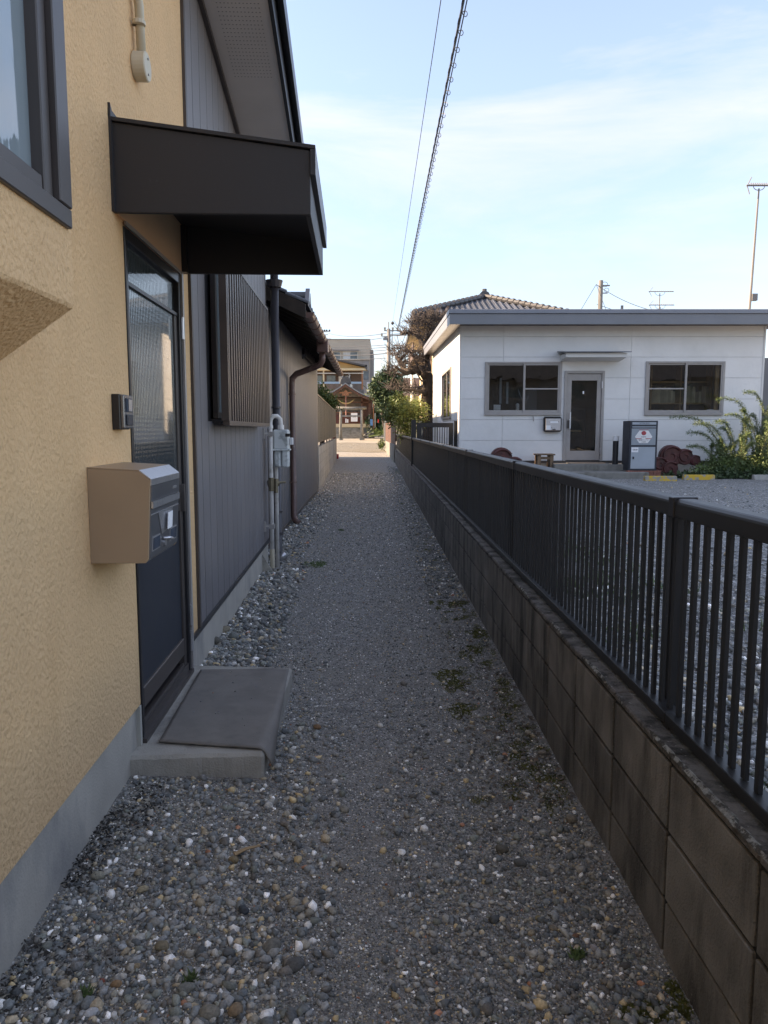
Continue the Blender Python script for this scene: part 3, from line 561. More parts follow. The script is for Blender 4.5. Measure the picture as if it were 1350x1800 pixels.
bh = thing('house', 'dark roofed two storey house standing across the lane behind the viewer', 'house', (3, -24, 0))
B('wall', 'apart_dark', bh, 0, 34, -6, 0, 0, 5.4); MB().prism([(-.7, .8, 5.2), (-.7, -3, 7.4), (-.7, -6.8, 5.2)], (35.4, 0, 0)).build('roof', 'tile_dark', bh)
for x in (2, 6, 10.5, 14.5, 19, 24, 29):
    for z in (1, 3.6): w_ = B('window', 'alu', bh, x, x + 1.8, .001, .05, z, z + 1.2); B('pane', 'far_glass', w_, x + .1, x + 1.7, .051, .06, z + .1, z + 1.1)
shade_house = thing('house', 'unseen tall house added behind the low boarded house to shade the lot', 'house', (-12.5, 4.5, 0))  # unseen house, added so the lot stays out of the sun
B('wall', 'cream', shade_house, 0, 8, 0, 12, 0, 7); MB().prism([(-.5, -.5, 6.9), (4, -.5, 8.9), (8.5, -.5, 6.9)], (0, 13, 0)).build('roof', 'tile_dark', shade_house)
gb = thing('shade_block', 'unseen long block added behind the pale block wall to shade the lane', 'shade_block', (-9.5, 17.5, 0))  # unseen building, added to keep direct sun off the lane
B('wall', 'apart', gb, 0, 5, 0, 19, 0, 4.8); B('roof', 'fascia', gb, -.2, 5.2, -.2, 19.2, 4.8, 5.0)
# ------------------------------------------------------------ SECOND HOUSE on the left
A2 = math.atan(.0185)
h2 = thing('low_house', 'low house with grey boarded wall and tiled roof past the white pipes', 'house', (-1.19, 0, 0), A2)
MB().box(-4, -.03, 7.95, 16.8, 0, 2.75).build('wall', 'black_frame', h2)
n2 = 43; pw2 = (16.8 - 7.97) / n2
for i in range(n2):
    y = 7.97 + i * pw2
    o = MB().prism([(-.03, y + .012, .0), (-.03, y + pw2 - .012, .0), (-.03, y + pw2 - .012, 2.85), (-.03, y + .012, 2.85)], (.03, 0, 0)).build('wall_board', 'siding_far', h2, bevel=.003)
MB().box(-4, -.0, 16.801, 16.83, 0, 2.8).build('end_wall', 'siding_far', h2)
MB().box(-4, -.06, 7.4, 7.95, 0, 3.0).build('gap_sun_block', 'siding', h2)  # added piece that stops sun slipping through between the two houses
MB().box(-4, -.02, 16.83, 17.2, 0, 2.9).build('end_sun_block', 'siding_far', h2)  # extra length added to block a stripe of sun across the path
B('base_trim', 'bronze', h2, .001, .014, 7.97, 16.8, .02, .07)
rz0, rs = 2.70, .47      # eave height, slope
def roofpt(x, y, dz): return (x, y, rz0 + (.47 - x) * rs + dz)
MB().prism([roofpt(.47, 8.15, 0), roofpt(-3.0, 8.15, 0), roofpt(-3.0, 8.15, .06), roofpt(.47, 8.15, .06)], (0, 8.85, 0)).build('roof_deck', 'wood_dark', h2)
r0 = MB().prism([roofpt(.45, 0, -.07), roofpt(-.02, 0, -.07), roofpt(-.02, 0, 0), roofpt(.45, 0, 0)], (0, .045, 0)).build('rafter', 'wood_dark', h2); r0.location = (0, 8.3, 0)
for i in range(1, 20): dup(r0, h2, (0, 8.3 + i * .45, 0))
MB().prism([roofpt(.5, 8.10, -.1), roofpt(-3, 8.10, -.1), roofpt(-3, 8.10, .05), roofpt(.5, 8.10, .05)], (0, .04, 0)).build('bargeboard', 'wood_dark', h2)
# tiles: each row of the eave is one roll of round tiles running up the slope
mb = MB()
for k in range(9):
    x0 = .52 - k * .24; x1 = x0 - .25
    for s in range(6):
        a0, a1 = math.pi * s / 6, math.pi * (s + 1) / 6
        q = lambda x, a, e: (x, math.cos(a) * .06, rz0 + (.47 - x) * rs + .065 + math.sin(a) * .05 + e)
        mb.add([q(x0, a0, .018), q(x1, a0, 0), q(x1, a1, 0), q(x0, a1, .018)], [(0, 1, 2, 3)])
    e = [(x0, math.cos(math.pi * s / 6) * .06, rz0 + (.47 - x0) * rs + .083 + math.sin(math.pi * s / 6) * .05) for s in range(7)]
    mb.add(e, [tuple(range(7))])
    mb.add([(x0, -.13, rz0 + (.47 - x0) * rs + .08), (x1, -.13, rz0 + (.47 - x1) * rs + .062), (x1, .13, rz0 + (.47 - x1) * rs + .062), (x0, .13, rz0 + (.47 - x0) * rs + .08), (x0, -.13, rz0 + (.47 - x0) * rs + .06), (x0, .13, rz0 + (.47 - x0) * rs + .06)], [(0, 1, 2, 3), (0, 3, 5, 4)])
t0 = mb.build('roof_tile', 'tile_dark', h2); t0.location = (0, 8.32, 0)
for i in range(1, 33): dup(t0, h2, (0, 8.32 + i * .265, 0))
# gutter
gt = MB(); G = []
for y in (8.18, 17.0):
    for s in range(9):
        a = math.pi + math.pi * s / 8; G.append((.52 + math.cos(a) * .062, y, 2.66 + math.sin(a) * .062))
gt.add(G, [(s, s + 1, s + 10, s + 9) for s in range(8)] + [tuple(range(8, -1, -1)), tuple(range(9, 18))])
G2 = [(x + (.003 if x > .52 else -.003), y, z - .003) for x, y, z in G]; gt.add(G2, [(s + 9, s + 10, s + 1, s) for s in range(8)])
gut = gt.build('gutter', 'gutter', h2)
for i in range(16): 
    a = [(.52 + math.cos(math.pi + math.pi * s / 8) * .068, 8.5 + i * .55, 2.66 + math.sin(math.pi + math.pi * s / 8) * .068) for s in range(9)]
    MB().tube(a, .007, 5).build('gutter_strap', 'gutter', gut)
B('gutter_box', 'gutter', h2, .44, .60, 10.55, 10.80, 2.48, 2.67, bevel=.01)
dpt = MB().tube([(.51, 10.68, 2.50), (.51, 10.68, 2.38), (.48, 10.7, 2.32), (.40, 10.75, 2.29), (.12, 10.88, 2.2), (.06, 10.9, 2.14), (.055, 10.9, 2.05), (.055, 10.9, .12), (.08, 10.86, .06), (.13, 10.8, .04)], .045, 14).build('downpipe', 'gutter', h2, smooth=True)
for z in (1.9, .62): MB().tube([(.055, 10.9, z), (.055, 10.9, z + .02)], .052, 14).tube([(0, 10.84, z + .01), (.055, 10.86, z + .01)], .006, 6).build('pipe_clamp', 'gutter', dpt)
# steep upper roof
uc = lambda Y: -1.42 + .0185 * (Y - 14.4)
MB().prism([(-3.9, 13.25, 2.7), (-3.9, 15.6, 2.7), (-3.9, 14.42, 3.9)], (3.6, 0, 0)).build('upper_gable', 'metal_roof', h2)
mb = MB()
x0, x1 = -3.9, .02
ur = MB().prism([(x0, 13.2, 2.63), (x0, 14.42, 3.95), (x0, 14.42, 4.0), (x0, 13.17, 2.66)], (x1 - x0, 0, 0)).prism([(x0, 15.65, 2.63), (x0, 14.42, 3.95), (x0, 14.42, 4.0), (x0, 15.68, 2.66)], (x1 - x0, 0, 0)).build('upper_roof', 'metal_roof', h2)
for i in range(13):
    t_ = i / 13; y = 13.2 + 1.22 * t_; z = 2.66 + 1.33 * t_
    MB().box(x0, x1 - .05, y - .035, y + .01, z + .0, z + .035).build('roof_seam', 'metal_roof', ur)
MB().prism([(x1 - .05, 13.15, 2.66), (x1 - .05, 14.42, 4.03), (x1 - .05, 14.42, 4.06), (x1 - .05, 13.12, 2.70)], (.08, 0, 0)).build('verge_trim', 'siding', ur)
MB().prism([(x1 + .03, 13.25, 2.68), (x1 + .03, 15.6, 2.68), (x1 + .03, 14.42, 3.97)], (.01, 0, 0)).build('gable_face', 'bronze', ur)

# ------------------------------------------------------------ LIGHT BLOCK WALL with mesh fence, left
A3 = math.atan(.039)
lw = thing('block_wall', 'pale concrete block wall past the low house on the left', 'wall', (-1.5, 17.0, 0), A3)
LL = 17.0
B('core', 'mortar_light', lw, -.1, -.006, 0, LL, -.1, 1.0)
bk = MB().box(-.006, 0, .004, .446, .004, .196).build('block', 'block_light', lw, bevel=.003)
first = True; rest = MB()
for i in range(int(LL / .45)):
    for j in range(5):
        if i < 12:
            if first: first = False; continue
            dup(bk, lw, (0, i * .45, j * .2))
        else: rest.box(-.006, 0, i * .45 + .004, i * .45 + .446, j * .2 + .004, j * .2 + .196)
tag(rest.build('far_blocks', 'block_light', lw), kind='stuff')
B('near_end', 'block_light', lw, -.1, 0, -.012, -.001, 0, 1.0)
mf = thing('mesh_fence', 'brown grey louvred fence standing on the pale block wall', 'fence', (-1.5, 17.0, 0), A3)
for i in range(9):
    y = .05 + i * 2.1; B('post', 'bronze', mf, -.07, -.03, y - .02, y + .02, 1.0, 2.22)
    if i < 8:
        B('panel', 'mesh_fence', mf, -.055, -.045, y + .03, y + 2.07, 1.12, 2.18)
mb = MB()
for k in range(27): mb.box(-.045, -.030, 0, LL, 1.13 + k * .039, 1.155 + k * .039)
tag(mb.build('louvres', 'mesh_fence', mf), kind='stuff')
B('top_rail', 'bronze', mf, -.08, -.02, 0, LL, 2.185, 2.225)
B('bottom_rail', 'bronze', mf, -.07, -.03, 0, LL, 1.09, 1.118)

# ------------------------------------------------------------ RIGHT BLOCK WALL AND FENCE
A4 = math.atan(.0095)
bw = thing('retaining_wall', 'low weathered dark concrete block wall under the black fence', 'wall', (.757, 0, 0), A4)
W0, W1 = -2.7, 31.2
B('core', 'mortar', bw, .008, .118, W0, W1, -.2, .548)
bk = MB().box(0, .02, .007, .443, .004, .181).build('block', 'block', bw, bevel=.003)
bk.location = (0, 0, -.02)
rest = MB(); first = True
for i in range(-6, 69):
    for j in range(3):
        z = -.02 + j * .188; off = .03
        dx = random.uniform(-.0015, .0015)
        if -1 <= i < 44:
            if first: bk.location = (dx, i * .45 + off, z); first = False; continue
            dup(bk, bw, (dx, i * .45 + off, z))
        elif i >= 44: rest.box(0, .02, i * .45 + off + .004, i * .45 + off + .446, z + .004, z + .183)
        else: rest.box(0, .02, i * .45 + off + .004, i * .45 + off + .446, z + .004, z + .183)
tag(rest.build('far_blocks', 'block', bw), kind='stuff')
# cap stones, each a little uneven
cp = None
for i in range(-6, 69):
    if i < 0: continue
    if cp is None:
        cp = MB().box(-.001, .125, .003, .447, .0, .022).build('cap_block', 'block_top', bw, bevel=.005); cp.location = (0, i * .45 + .03, .545)
    elif i < 40: dup(cp, bw, (random.uniform(-.002, .001), i * .45 + .03, .545 + random.uniform(-.002, .002)))
mb = MB()
for i in range(40, 69): mb.box(-.001, .125, i * .45 + .033, i * .45 + .477, .545, .567)
for i in range(-6, 0): mb.box(-.001, .125, i * .45 + .033, i * .45 + .477, .545, .567)
tag(mb.build('far_cap_blocks', 'block_top', bw), kind='stuff')
mb = MB()
for c0, ln_, wd in ((1.33, .5, .022), (1.75, .22, .016), (2.35, .28, .016), (2.95, .2, .013), (3.6, .3, .012)):
    n_ = 26; vs = []
    for k in range(n_ + 1):
        yy = c0 + ln_ * k / n_; e = max(0.0, math.sin(math.pi * k / n_)) ** .4
        a = -.003 + .004 * noise.noise(Vector((yy * 30, 2, 0))); wv = wd * e * (1 + .6 * noise.noise(Vector((yy * 28, 9, 0))))
        vs += [(a, yy, .5655), (a + wv * .5, yy, .5735), (a + wv, yy, .567)]
    mb.add(vs, [(3 * k + c, 3 * k + 3 + c, 3 * k + 4 + c, 3 * k + 1 + c) for k in range(n_) for c in (0, 1)])
tag(mb.build('lichen_crust', 'lichen', bw), kind='stuff')
fn = thing('metal_fence', 'long black metal fence of thin uprights on the block wall', 'fence', (.757, 0, 0), A4)
JO, PWD = 2.0, 2.35
pk = MB().box(-.005, .005, -.0105, .0105, .612, 1.165).build('picket', 'fence', fn); pk.location = (.075, .2, 0)
rest = MB(); cnt = 0; first = True
for p_ in range(-2, 13):
    y0 = JO + p_ * PWD; y1 = min(y0 + PWD, W1)
    if y0 > W1: break
    npk = 38
    for k in range(npk):
        y = y0 + (k + .5) * PWD / npk
        if y > W1: break
        if 1.15 < y < 8.6:
            if first: pk.location = (.075, y, 0); first = False
            else: dup(pk, fn, (.075 + random.uniform(-.0008, .0008), y + random.uniform(-.0015, .0015), random.uniform(-.001, .001)), random.uniform(-.05, .05))
        else: rest.box(.07, .08, y - .0105, y + .0105, .612, 1.165)
    # rails of this panel: top rail is a rounded channel
    tr = MB().prism([(.045, y0 + .004, 1.165), (.045, y0 + .004, 1.205), (.055, y0 + .004, 1.215), (.098, y0 + .004, 1.215), (.106, y0 + .004, 1.207), (.106, y0 + .004, 1.165)], (0, y1 - y0 - .008, 0)).build('top_rail', 'fence', fn, bevel=.003)
    MB().box(.05, .10, y0 + .002, y1 - .002, .578, .611).build('bottom_rail', 'fence', fn, bevel=.002)
    B('post', 'fence', fn, .094, .134, y0 + .10, y0 + .14, LOT - .1, 1.164, bevel=.002)
    B('post_arm', 'fence', fn, .107, .16, y0 + .08, y0 + .16, 1.16, 1.19, bevel=.002)
    B('rail_joint', 'black_frame', fn, .042, .109, y0 - .018, y0 + .018, 1.163, 1.2185, bevel=.002)
    B('foot', 'fence', fn, .055, .085, y0 - .015, y0 + .015, .56, .577)
tag(rest.build('far_pickets', 'fence', fn), kind='stuff')

# ------------------------------------------------------------ WHITE BUILDING
WX, WY = 1.67, 16.5
wb = thing('white_office', 'white panelled single storey office across the gravel lot', 'building', (WX, WY, 0), 0)
def F(x): return x - WX      # front facade local x
WE, ZB, ZT, WD = 8.34 - WX, .71, 3.66, 9.0
holes = [(F(2.25), F(3.88), 1.75, 2.84), (F(3.98), F(4.84), .70, 2.68), (F(5.78), F(7.46), 1.75, 2.85)]
# facade panels: rows divided where the seams run, columns at the upright seams
rows = [ZB, 1.16, 1.62, 2.07, 2.53, 2.98, 3.42, ZT]
cols = [0, F(2.62), F(5.42), WE]
def cut(rect, hs):
    out = [rect]
    for (hx0, hx1, hz0, hz1) in hs:
        nw = []
        for (a, b_, c, d) in out:
            if hx0 >= b_ or hx1 <= a or hz0 >= d or hz1 <= c: nw.append((a, b_, c, d)); continue
            if a < hx0: nw.append((a, hx0, c, d))
            if hx1 < b_: nw.append((hx1, b_, c, d))
            aa, bb = max(a, hx0), min(b_, hx1)
            if c < hz0: nw.append((aa, bb, c, hz0))
            if hz1 < d: nw.append((aa, bb, hz1, d))
        out = nw
    return out
for i in range(3):
    for j in range(len(rows) - 1):
        g_ = .003
        for (a, b_, c, d) in cut((cols[i] + g_, cols[i + 1] - g_, rows[j] + g_, rows[j + 1] - g_), holes): B('wall_panel', 'white_panel', wb, a, b_, 0, .03, c, d)
shole = [(2.0, 4.75, 1.70, 2.93)]
mb = MB()
for (a, b_, c, d) in cut((0, WE, .4, 3.7), holes): mb.box(a, b_, .031, .12, c, d)
for (a, b_, c, d) in cut((.121, WD, .4, 3.95), shole): mb.box(.031, .12, a, b_, c, d)
mb.box(.121, WE, WD - .1, WD, .4, 4.0).box(WE - .1, WE, .121, WD - .1, .4, 3.8)
mb.build('inner_wall', 'seam', wb)
for i, (a, b_) in enumerate(((.0, 2.0), (2.0, 4.75), (4.75, 7.0), (7.0, WD))):
    for j in range(7):
        for (c0, c1, d0, d1) in cut((a + .004 + (.03 if i == 0 else 0), b_ - .004, rows[j] + .004, rows[j + 1] - .004 + (.28 if j == 6 else 0)), shole): B('wall_panel', 'white_panel', wb, 0, .03, c0, c1, d0, d1)
B('corner_trim', 'corner_trim', wb, -.012, .03, -.012, .022, ZB - .02, ZT, bevel=.003)
B('corner_trim', 'corner_trim', wb, WE - .03, WE + .012, -.012, .022, ZB - .02, ZT, bevel=.003)
B('base_flashing', 'bronze', wb, -.016, WE + .016, -.016, .03, ZB - .05, ZB - .001)
MB().box(.02, WE - .02, .01, .12, .3, ZB - .05).box(.02, .119, .121, WD, .3, ZB - .05).build('foundation', 'foundation', wb)
# interior
MB().box(.125, WE - .12, .125, 7, .62, .66).build('floor', 'interior', wb)
MB().box(.125, WE - .12, 3.6, 3.65, .66, 3.6).box(.125, WE - .12, .125, 3.6, 3.3, 3.34).build('room_wall', 'interior', wb)
sh = MB().box(F(6.6), F(7.75), 1.2, 1.5, .7, .75)
for z in (1.45, 2.0, 2.5): sh.box(F(6.3), F(7.75), 1.2, 1.5, z, z + .03)
for x in (6.3, 7.0, 7.72): sh.box(F(x), F(x) + .03, 1.19, 1.49, .7, 2.9)
sh.build('bookshelf', 'interior_wood', wb)
for z in (1.48, 2.03):
    x = 6.36
    while x < 7.65:
        w_ = random.uniform(.04, .09); h_ = random.uniform(.25, .4)
        if not (6.96 < x + w_ and x < 7.05): B('binder', 'binder', wb, F(x), F(x) + w_ - .006, 1.22, 1.4, z, z + h_)
        x += w_
B('window_post', 'interior_wood', wb, F(7.36), F(7.44), .14, .2, 1.76, 2.84)
MB().box(F(4.0), F(4.6), .9, 1.3, 1.35, 1.39).box(F(4.25), F(4.33), .92, 1.2, .7, 1.35).box(F(4.02), F(4.06), .92, 1.2, .7, 1.35).box(F(4.0), F(4.3), .95, 1.2, 1.0, 1.03).build('table', 'interior_wood', wb)
B('cabinet', 'navy', wb, F(4.45), F(4.84), 1.4, 1.8, .7, 1.9)
B('bulletin', 'apart_dark', wb, F(3.35), F(3.7), 1.6, 1.62, 1.2, 2.4)
B('papers', 'paper', wb, F(2.45), F(2.6), .16, .2, 1.79, 1.95)
B('papers', 'paper', wb, F(7.2), F(7.42), .15, .16, 1.77, 1.85)
B('bottle', 'white', wb, F(2.95), F(3.02), .16, .24, 1.79, 1.98, bevel=.02)
MB().box(F(2.3), F(3.85), .14, .4, 1.74, 1.77).build('window_board', 'interior_wood', wb)
MB().tube([(F(3.1), .3, 1.8), (F(3.25), .3, 2.15)], .015, 6).tube([(F(3.2), .3, 1.8), (F(3.05), .5, 2.3)], .012, 6).build('desk_lamp', 'grey_plate', wb)
for i, x in enumerate((2.7, 2.86)): B('hanging_paper', 'grey_blue', wb, F(x), F(x) + .05, 1.0, 1.01, 2.0, 2.6 - i * .1)
def slide_window(x0, x1, z0, z1, left_bar):
    fr_ = MB().box(x0 - .03, x1 + .03, -.03, .05, z1 - .005, z1 + .035).box(x0 - .03, x1 + .03, -.045, .05, z0 - .04, z0 + .02).box(x0 - .03, x0 + .025, -.03, .05, z0 + .02, z1 - .005).box(x1 - .025, x1 + .03, -.03, .05, z0 + .02, z1 - .005)
    w_ = fr_.build('window', 'alu', wb, bevel=.004); mid = (x0 + x1) / 2
    for (a, b_, yy, bar) in ((x0 + .025, mid + .03, .015, left_bar), (mid - .0, x1 - .025, -.01, not left_bar)):
        s_ = MB().box(a, a + .045, yy - .01, yy + .012, z0 + .02, z1 - .005).box(b_ - .03, b_, yy - .01, yy + .012, z0 + .02, z1 - .005).box(a + .045, b_ - .03, yy - .01, yy + .012, z1 - .04, z1 - .005).box(a + .045, b_ - .03, yy - .01, yy + .012, z0 + .02, z0 + .075)
        if bar: s_.box(a + .045, b_ - .03, yy - .01, yy + .012, (z0 + z1) / 2 - .02, (z0 + z1) / 2 + .01)
        s_.build('sash', 'alu', w_, bevel=.002)
        MB().box(a + .045, b_ - .03, yy - .001, yy + .003, z0 + .075, z1 - .04).build('pane', 'pane', w_)
    return w_
slide_window(F(2.25), F(3.88), 1.75, 2.84, False)
slide_window(F(5.78), F(7.46), 1.75, 2.85, True)
sw = MB().box(-.04, .05, 2.0, 4.75, 1.68, 1.73).box(-.04, .05, 2.0, 4.75, 2.89, 2.94).box(-.04, .05, 2.0, 2.06, 1.73, 2.89).box(-.04, .05, 4.69, 4.75, 1.73, 2.89).box(-.02, .03, 3.3, 3.36, 1.73, 2.89).build('window', 'alu', wb)
B('pane', 'pane_dark', sw, .0, .008, 2.06, 4.69, 1.73, 2.89); B('screen', 'curtain', sw, .06, .07, 3.4, 4.6, 1.73, 2.89)
# door
dx0, dx1 = F(3.98), F(4.84)
dr = MB().box(dx0 - .01, dx0 + .05, -.04, .05, .70, 2.68).box(dx1 - .05, dx1 + .01, -.04, .05, .70, 2.68).box(dx0 + .05, dx1 - .05, -.04, .05, 2.62, 2.68).build('door', 'alu', wb, bevel=.004)
MB().box(dx0 + .055, dx0 + .15, -.02, .02, .72, 2.61).box(dx1 - .15, dx1 - .055, -.02, .02, .72, 2.61).box(dx0 + .15, dx1 - .15, -.02, .02, 2.47, 2.61).box(dx0 + .15, dx1 - .15, -.02, .02, .72, .93).build('door_leaf', 'alu', dr, bevel=.004)
B('pane', 'pane', dr, dx0 + .15, dx1 - .15, -.002, .004, .93, 2.47)
MB().tube([(dx0 + .12, -.09, 1.42), (dx0 + .12, -.09, 1.78)], .014, 8).tube([(dx0 + .12, -.02, 1.62), (dx0 + .12, -.09, 1.62)], .012, 6).build('handle', 'white', dr)
B('lock_box', 'bronze', dr, dx0 + .07, dx0 + .14, -.05, -.021, 1.43, 1.6)
B('sticker', 'paper', dr, F(4.38), F(4.41), -.006, -.0025, 2.18, 2.24)
hg = B('hinge', 'stainless', dr, dx1 - .06, dx1 - .035, -.06, -.041, .85, 1.0); dup(hg, dr, (0, 0, 1.45))
hd = MB().prism([(F(3.87), 0, 2.88), (F(3.87), -.5, 2.93), (F(3.87), -.5, 3.02), (F(3.87), 0, 3.02)], (1.3, 0, 0)).build('door_hood', 'corner_trim', wb, bevel=.005)
MB().prism([(F(3.80), .0, 3.08), (F(3.80), -.58, 3.025), (F(3.80), -.58, 3.045), (F(3.80), .0, 3.11)], (1.44, 0, 0)).build('hood_roof', 'fascia', hd)
# roof
zf, zb = 3.90, 4.25
def rq(x0, x1, y0, y1, d0, d1):
    z_ = lambda y: zf + (zb - zf) * (y + .5) / 10.5
    return MB().prism([(x0, y0, z_(y0) + d0), (x0, y1, z_(y1) + d0), (x0, y1, z_(y1) + d1), (x0, y0, z_(y0) + d1)], (x1 - x0, 0, 0))
rq(-.25, WE + .4, -.5, 10, -.04, 0).build('roof', 'fascia', wb)
MB().box(-.285, WE + .43, -.53, -.5, zf - .29, zf - .07).build('fascia', 'fascia', wb, bevel=.004)
MB().box(-.30, WE + .45, -.56, -.49, zf - .068, zf + .02).build('fascia_cap', 'fascia_light', wb, bevel=.006)
rq(-.285, -.255, -.499, 10, -.29, -.08).build('side_fascia', 'fascia_light', wb)
rq(-.30, -.25, -.49, 10, -.078, .02).build('side_fascia_cap', 'fascia_light', wb)
rq(-.254, WE + .4, -.499, 10, -.27, -.25).build('soffit', 'bronze', wb)
# things on and by the white building
lb = thing('letter_box', 'small steel letterbox with a white notice under the left office window', 'letterbox', (3.52, 16.5, 1.35))
B('body', 'black_frame', lb, 0, .39, -.14, -.001, .0, .33, bevel=.03)
B('front', 'stainless', lb, .03, .36, -.15, -.141, .03, .29, bevel=.02)
B('slot', 'paper', lb, .13, .3, -.153, -.1505, .19, .23); B('notice', 'paper', lb, .045, .14, -.153, -.1505, .045, .14); B('latch', 'black_frame', lb, .18, .25, -.16, -.1505, .04, .06)
hk = MB().tube([(3.3, 16.49, 1.68), (3.3, 16.45, 1.66), (3.3, 16.45, 1.58)], .012, 6).build('wall_hook', 'alu'); tag(hk, 'tiny grey hook on the white wall left of the letterbox', 'hook')
sp = thing('entrance_steps', 'two concrete steps up to the glass office door', 'steps', (0, 0, 0))
B('upper_step', 'step', sp, 3.62, 5.32, 15.72, 16.48, .3, .66, bevel=.012); B('lower_step', 'step', sp, 3.75, 5.42, 15.1, 15.719, .3, .53, bevel=.012)
dm = MB().box(4.02, 4.85, 15.95, 16.42, .661, .672).build('door_mat', 'rubber_mat'); tag(dm, 'thin dark mat on the top step before the glass office door', 'mat')
stl = thing('stool', 'small rough wooden stool by the wall left of the steps', 'stool', (3.3, 15.9, LOT))
for x in (0, .27):
    for y in (0, .25): B('leg', 'wood_stool', stl, x, x + .07, y, y + .07, 0, .45)
B('seat', 'wood_stool', stl, -.03, .37, -.03, .35, .451, .48, bevel=.004); B('rail', 'wood_stool', stl, .071, .269, .01, .03, .1, .16); B('rail', 'wood_stool', stl, .071, .269, .01, .03, .36, .42)
pb = thing('brick_plinth', 'reddish brick plinth under the tall delivery box', 'plinth', (5.03, 15.3, LOT))
for i in range(9): B('brick', 'brick_red', pb, i * .078, i * .078 + .074, 0, .1, -.02, .15, bevel=.005)
for i in range(6): B('brick', 'brick_red', pb, .62, .71, .105 + i * .078, .105 + i * .078 + .074, -.02, .15, bevel=.005)
B('fill', 'step', pb, .0, .615, .101, .58, 0, .145)
db = thing('delivery_box', 'tall navy parcel box with pale doors and a hexagon sign', 'parcel box', (5.08, 15.38, LOT + .151))
B('body', 'navy', db, 0, .58, .0, .45, 0, 1.03, bevel=.006)
def dbx(n, m, x0, x1, z0, z1, t0=.0, t1=.006): return MB().box(x0, x1, -t1, -t0 - .0003, z0, z1).build(n, m, db)
dbx('header', 'pale_blue', .05, .54, .95, 1.0); dbx('header_strip', 'grey_blue', .05, .54, .89, .915)
dbx('upper_door', 'grey_blue', .04, .54, .53, .87); dbx('lower_door', 'pale_blue', .04, .54, .04, .49)
dbx('knob', 'navy', .075, .105, .24, .29, .006, .02); dbx('label', 'paper', .05, .19, .38, .48, .006, .008)
hx = [(.29 + .18 * math.cos(a) * 1.0, -.0065, .70 + .15 * math.sin(a)) for a in [math.pi / 3 * k for k in range(6)]]
sg = MB().prism(hx, (0, -.002, 0)).build('hexagon_sign', 'white', db)
MB().prism([(.29 + .05 * math.cos(k * math.pi / 8), -.0092, .775 + .045 * math.sin(k * math.pi / 8)) for k in range(16)], (0, -.001, 0)).build('red_disc', 'sign_red', sg)
MB().box(.13, .25, -.0105, -.009, .655, .668).box(.33, .45, -.0105, -.009, .655, .668).box(.19, .39, -.0105, -.009, .838, .846).build('red_stripes', 'sign_red', sg)
def text(s, size, loc, m, parent, name='lettering', rot=(math.pi / 2, 0, 0)):
    c = bpy.data.curves.new(name, 'FONT'); c.body = s; c.size = size; c.align_x = 'CENTER'; c.align_y = 'CENTER'; c.extrude = .0005
    c.materials.append(MATS[m]); o = bpy.data.objects.new(name, c); C.objects.link(o); o.location = loc; o.rotation_euler = rot; bpy.context.view_layer.update(); me = bpy.data.meshes.new_from_object(o.evaluated_get(bpy.context.evaluated_depsgraph_get())); q = bpy.data.objects.new(name, me); C.objects.link(q); q.location = loc; q.rotation_euler = rot; q.parent = parent; bpy.data.objects.remove(o); return q
text('PARTS', .035, (.29, -.0095, .695), 'ink', sg); text('配達ボックス', .034, (.29, -.0095, .63), 'ink', sg); text('ご利用', .03, (.29, -.0095, .59), 'ink', sg)
text('LETTER BOX', .036, (.3, -.0075, .975), 'ink', db); text('宅配便', .035, (.12, -.009, .43), 'ink', db)
um = thing('umbrella_stand', 'slim black tube with a white cap beside the parcel box', 'tube', (4.93, 15.8, .66))
MB().tube([(0, 0, 0), (0, 0, .5)], .06, 16).build('tube', 'black_frame', um, smooth=False); MB().tube([(0, 0, .5), (0, 0, .6)], .063, 16).build('cap', 'white', um)
# roof-tile ornaments: cloud shaped, built of rolled ridges
def cloud(name, label, loc, lobes, tilt=0, s=1.0):
    o = thing(name, label, 'ornament', loc, 0); 
    pts = []
    for k, (cx, cz, r_) in enumerate(lobes):
        c = Matrix.Rotation(tilt, 3, 'Y')
        def q(x, y, z): v_ = c @ Vector((x, 0, z)); return (v_.x * s, y, v_.z * s)
        # disc body and two raised spiral ridges
        n_ = 20; disc = [q(cx + r_ * math.cos(2 * math.pi * i / n_), 0, cz + r_ * math.sin(2 * math.pi * i / n_)) for i in range(n_)]
        MB().prism([(x, -.02 * k * .3, z) for x, y, z in disc], (0, .14 + .004 * k, 0)).build('cloud_lobe', 'maroon', o, bevel=.015)
        sp_ = [q(cx + r_ * (.93 - .035 * i) * math.cos(.4 + i * .35), -.02 * k * .3 - .01, cz + r_ * (.93 - .035 * i) * math.sin(.4 + i * .35)) for i in range(22)]
        MB().tube(sp_, [r_ * .13 * (1 - i / 34) * s for i in range(22)], 7).build('spiral_ridge', 'maroon', o, smooth=True)
    return o
cloud('roof_ornament', 'maroon cloud shaped roof tile ornament against the wall left of the stool', (2.52, 15.9, LOT), [(0, .38, .24), (-.3, .26, .16), (.3, .25, .17), (-.45, .15, .12), (.48, .15, .12), (0, .12, .2)], 0, 1.0)
cloud('roof_ornament', 'leaning maroon cloud ornament between the parcel box and the bush', (6.2, 15.75, LOT + .05), [(.0, .42, .25), (-.28, .3, .17), (.3, .33, .18), (-.5, .12, .16), (-.1, .14, .2), (.5, .2, .12), (-.34, .06, .12)], R(-14), .95)
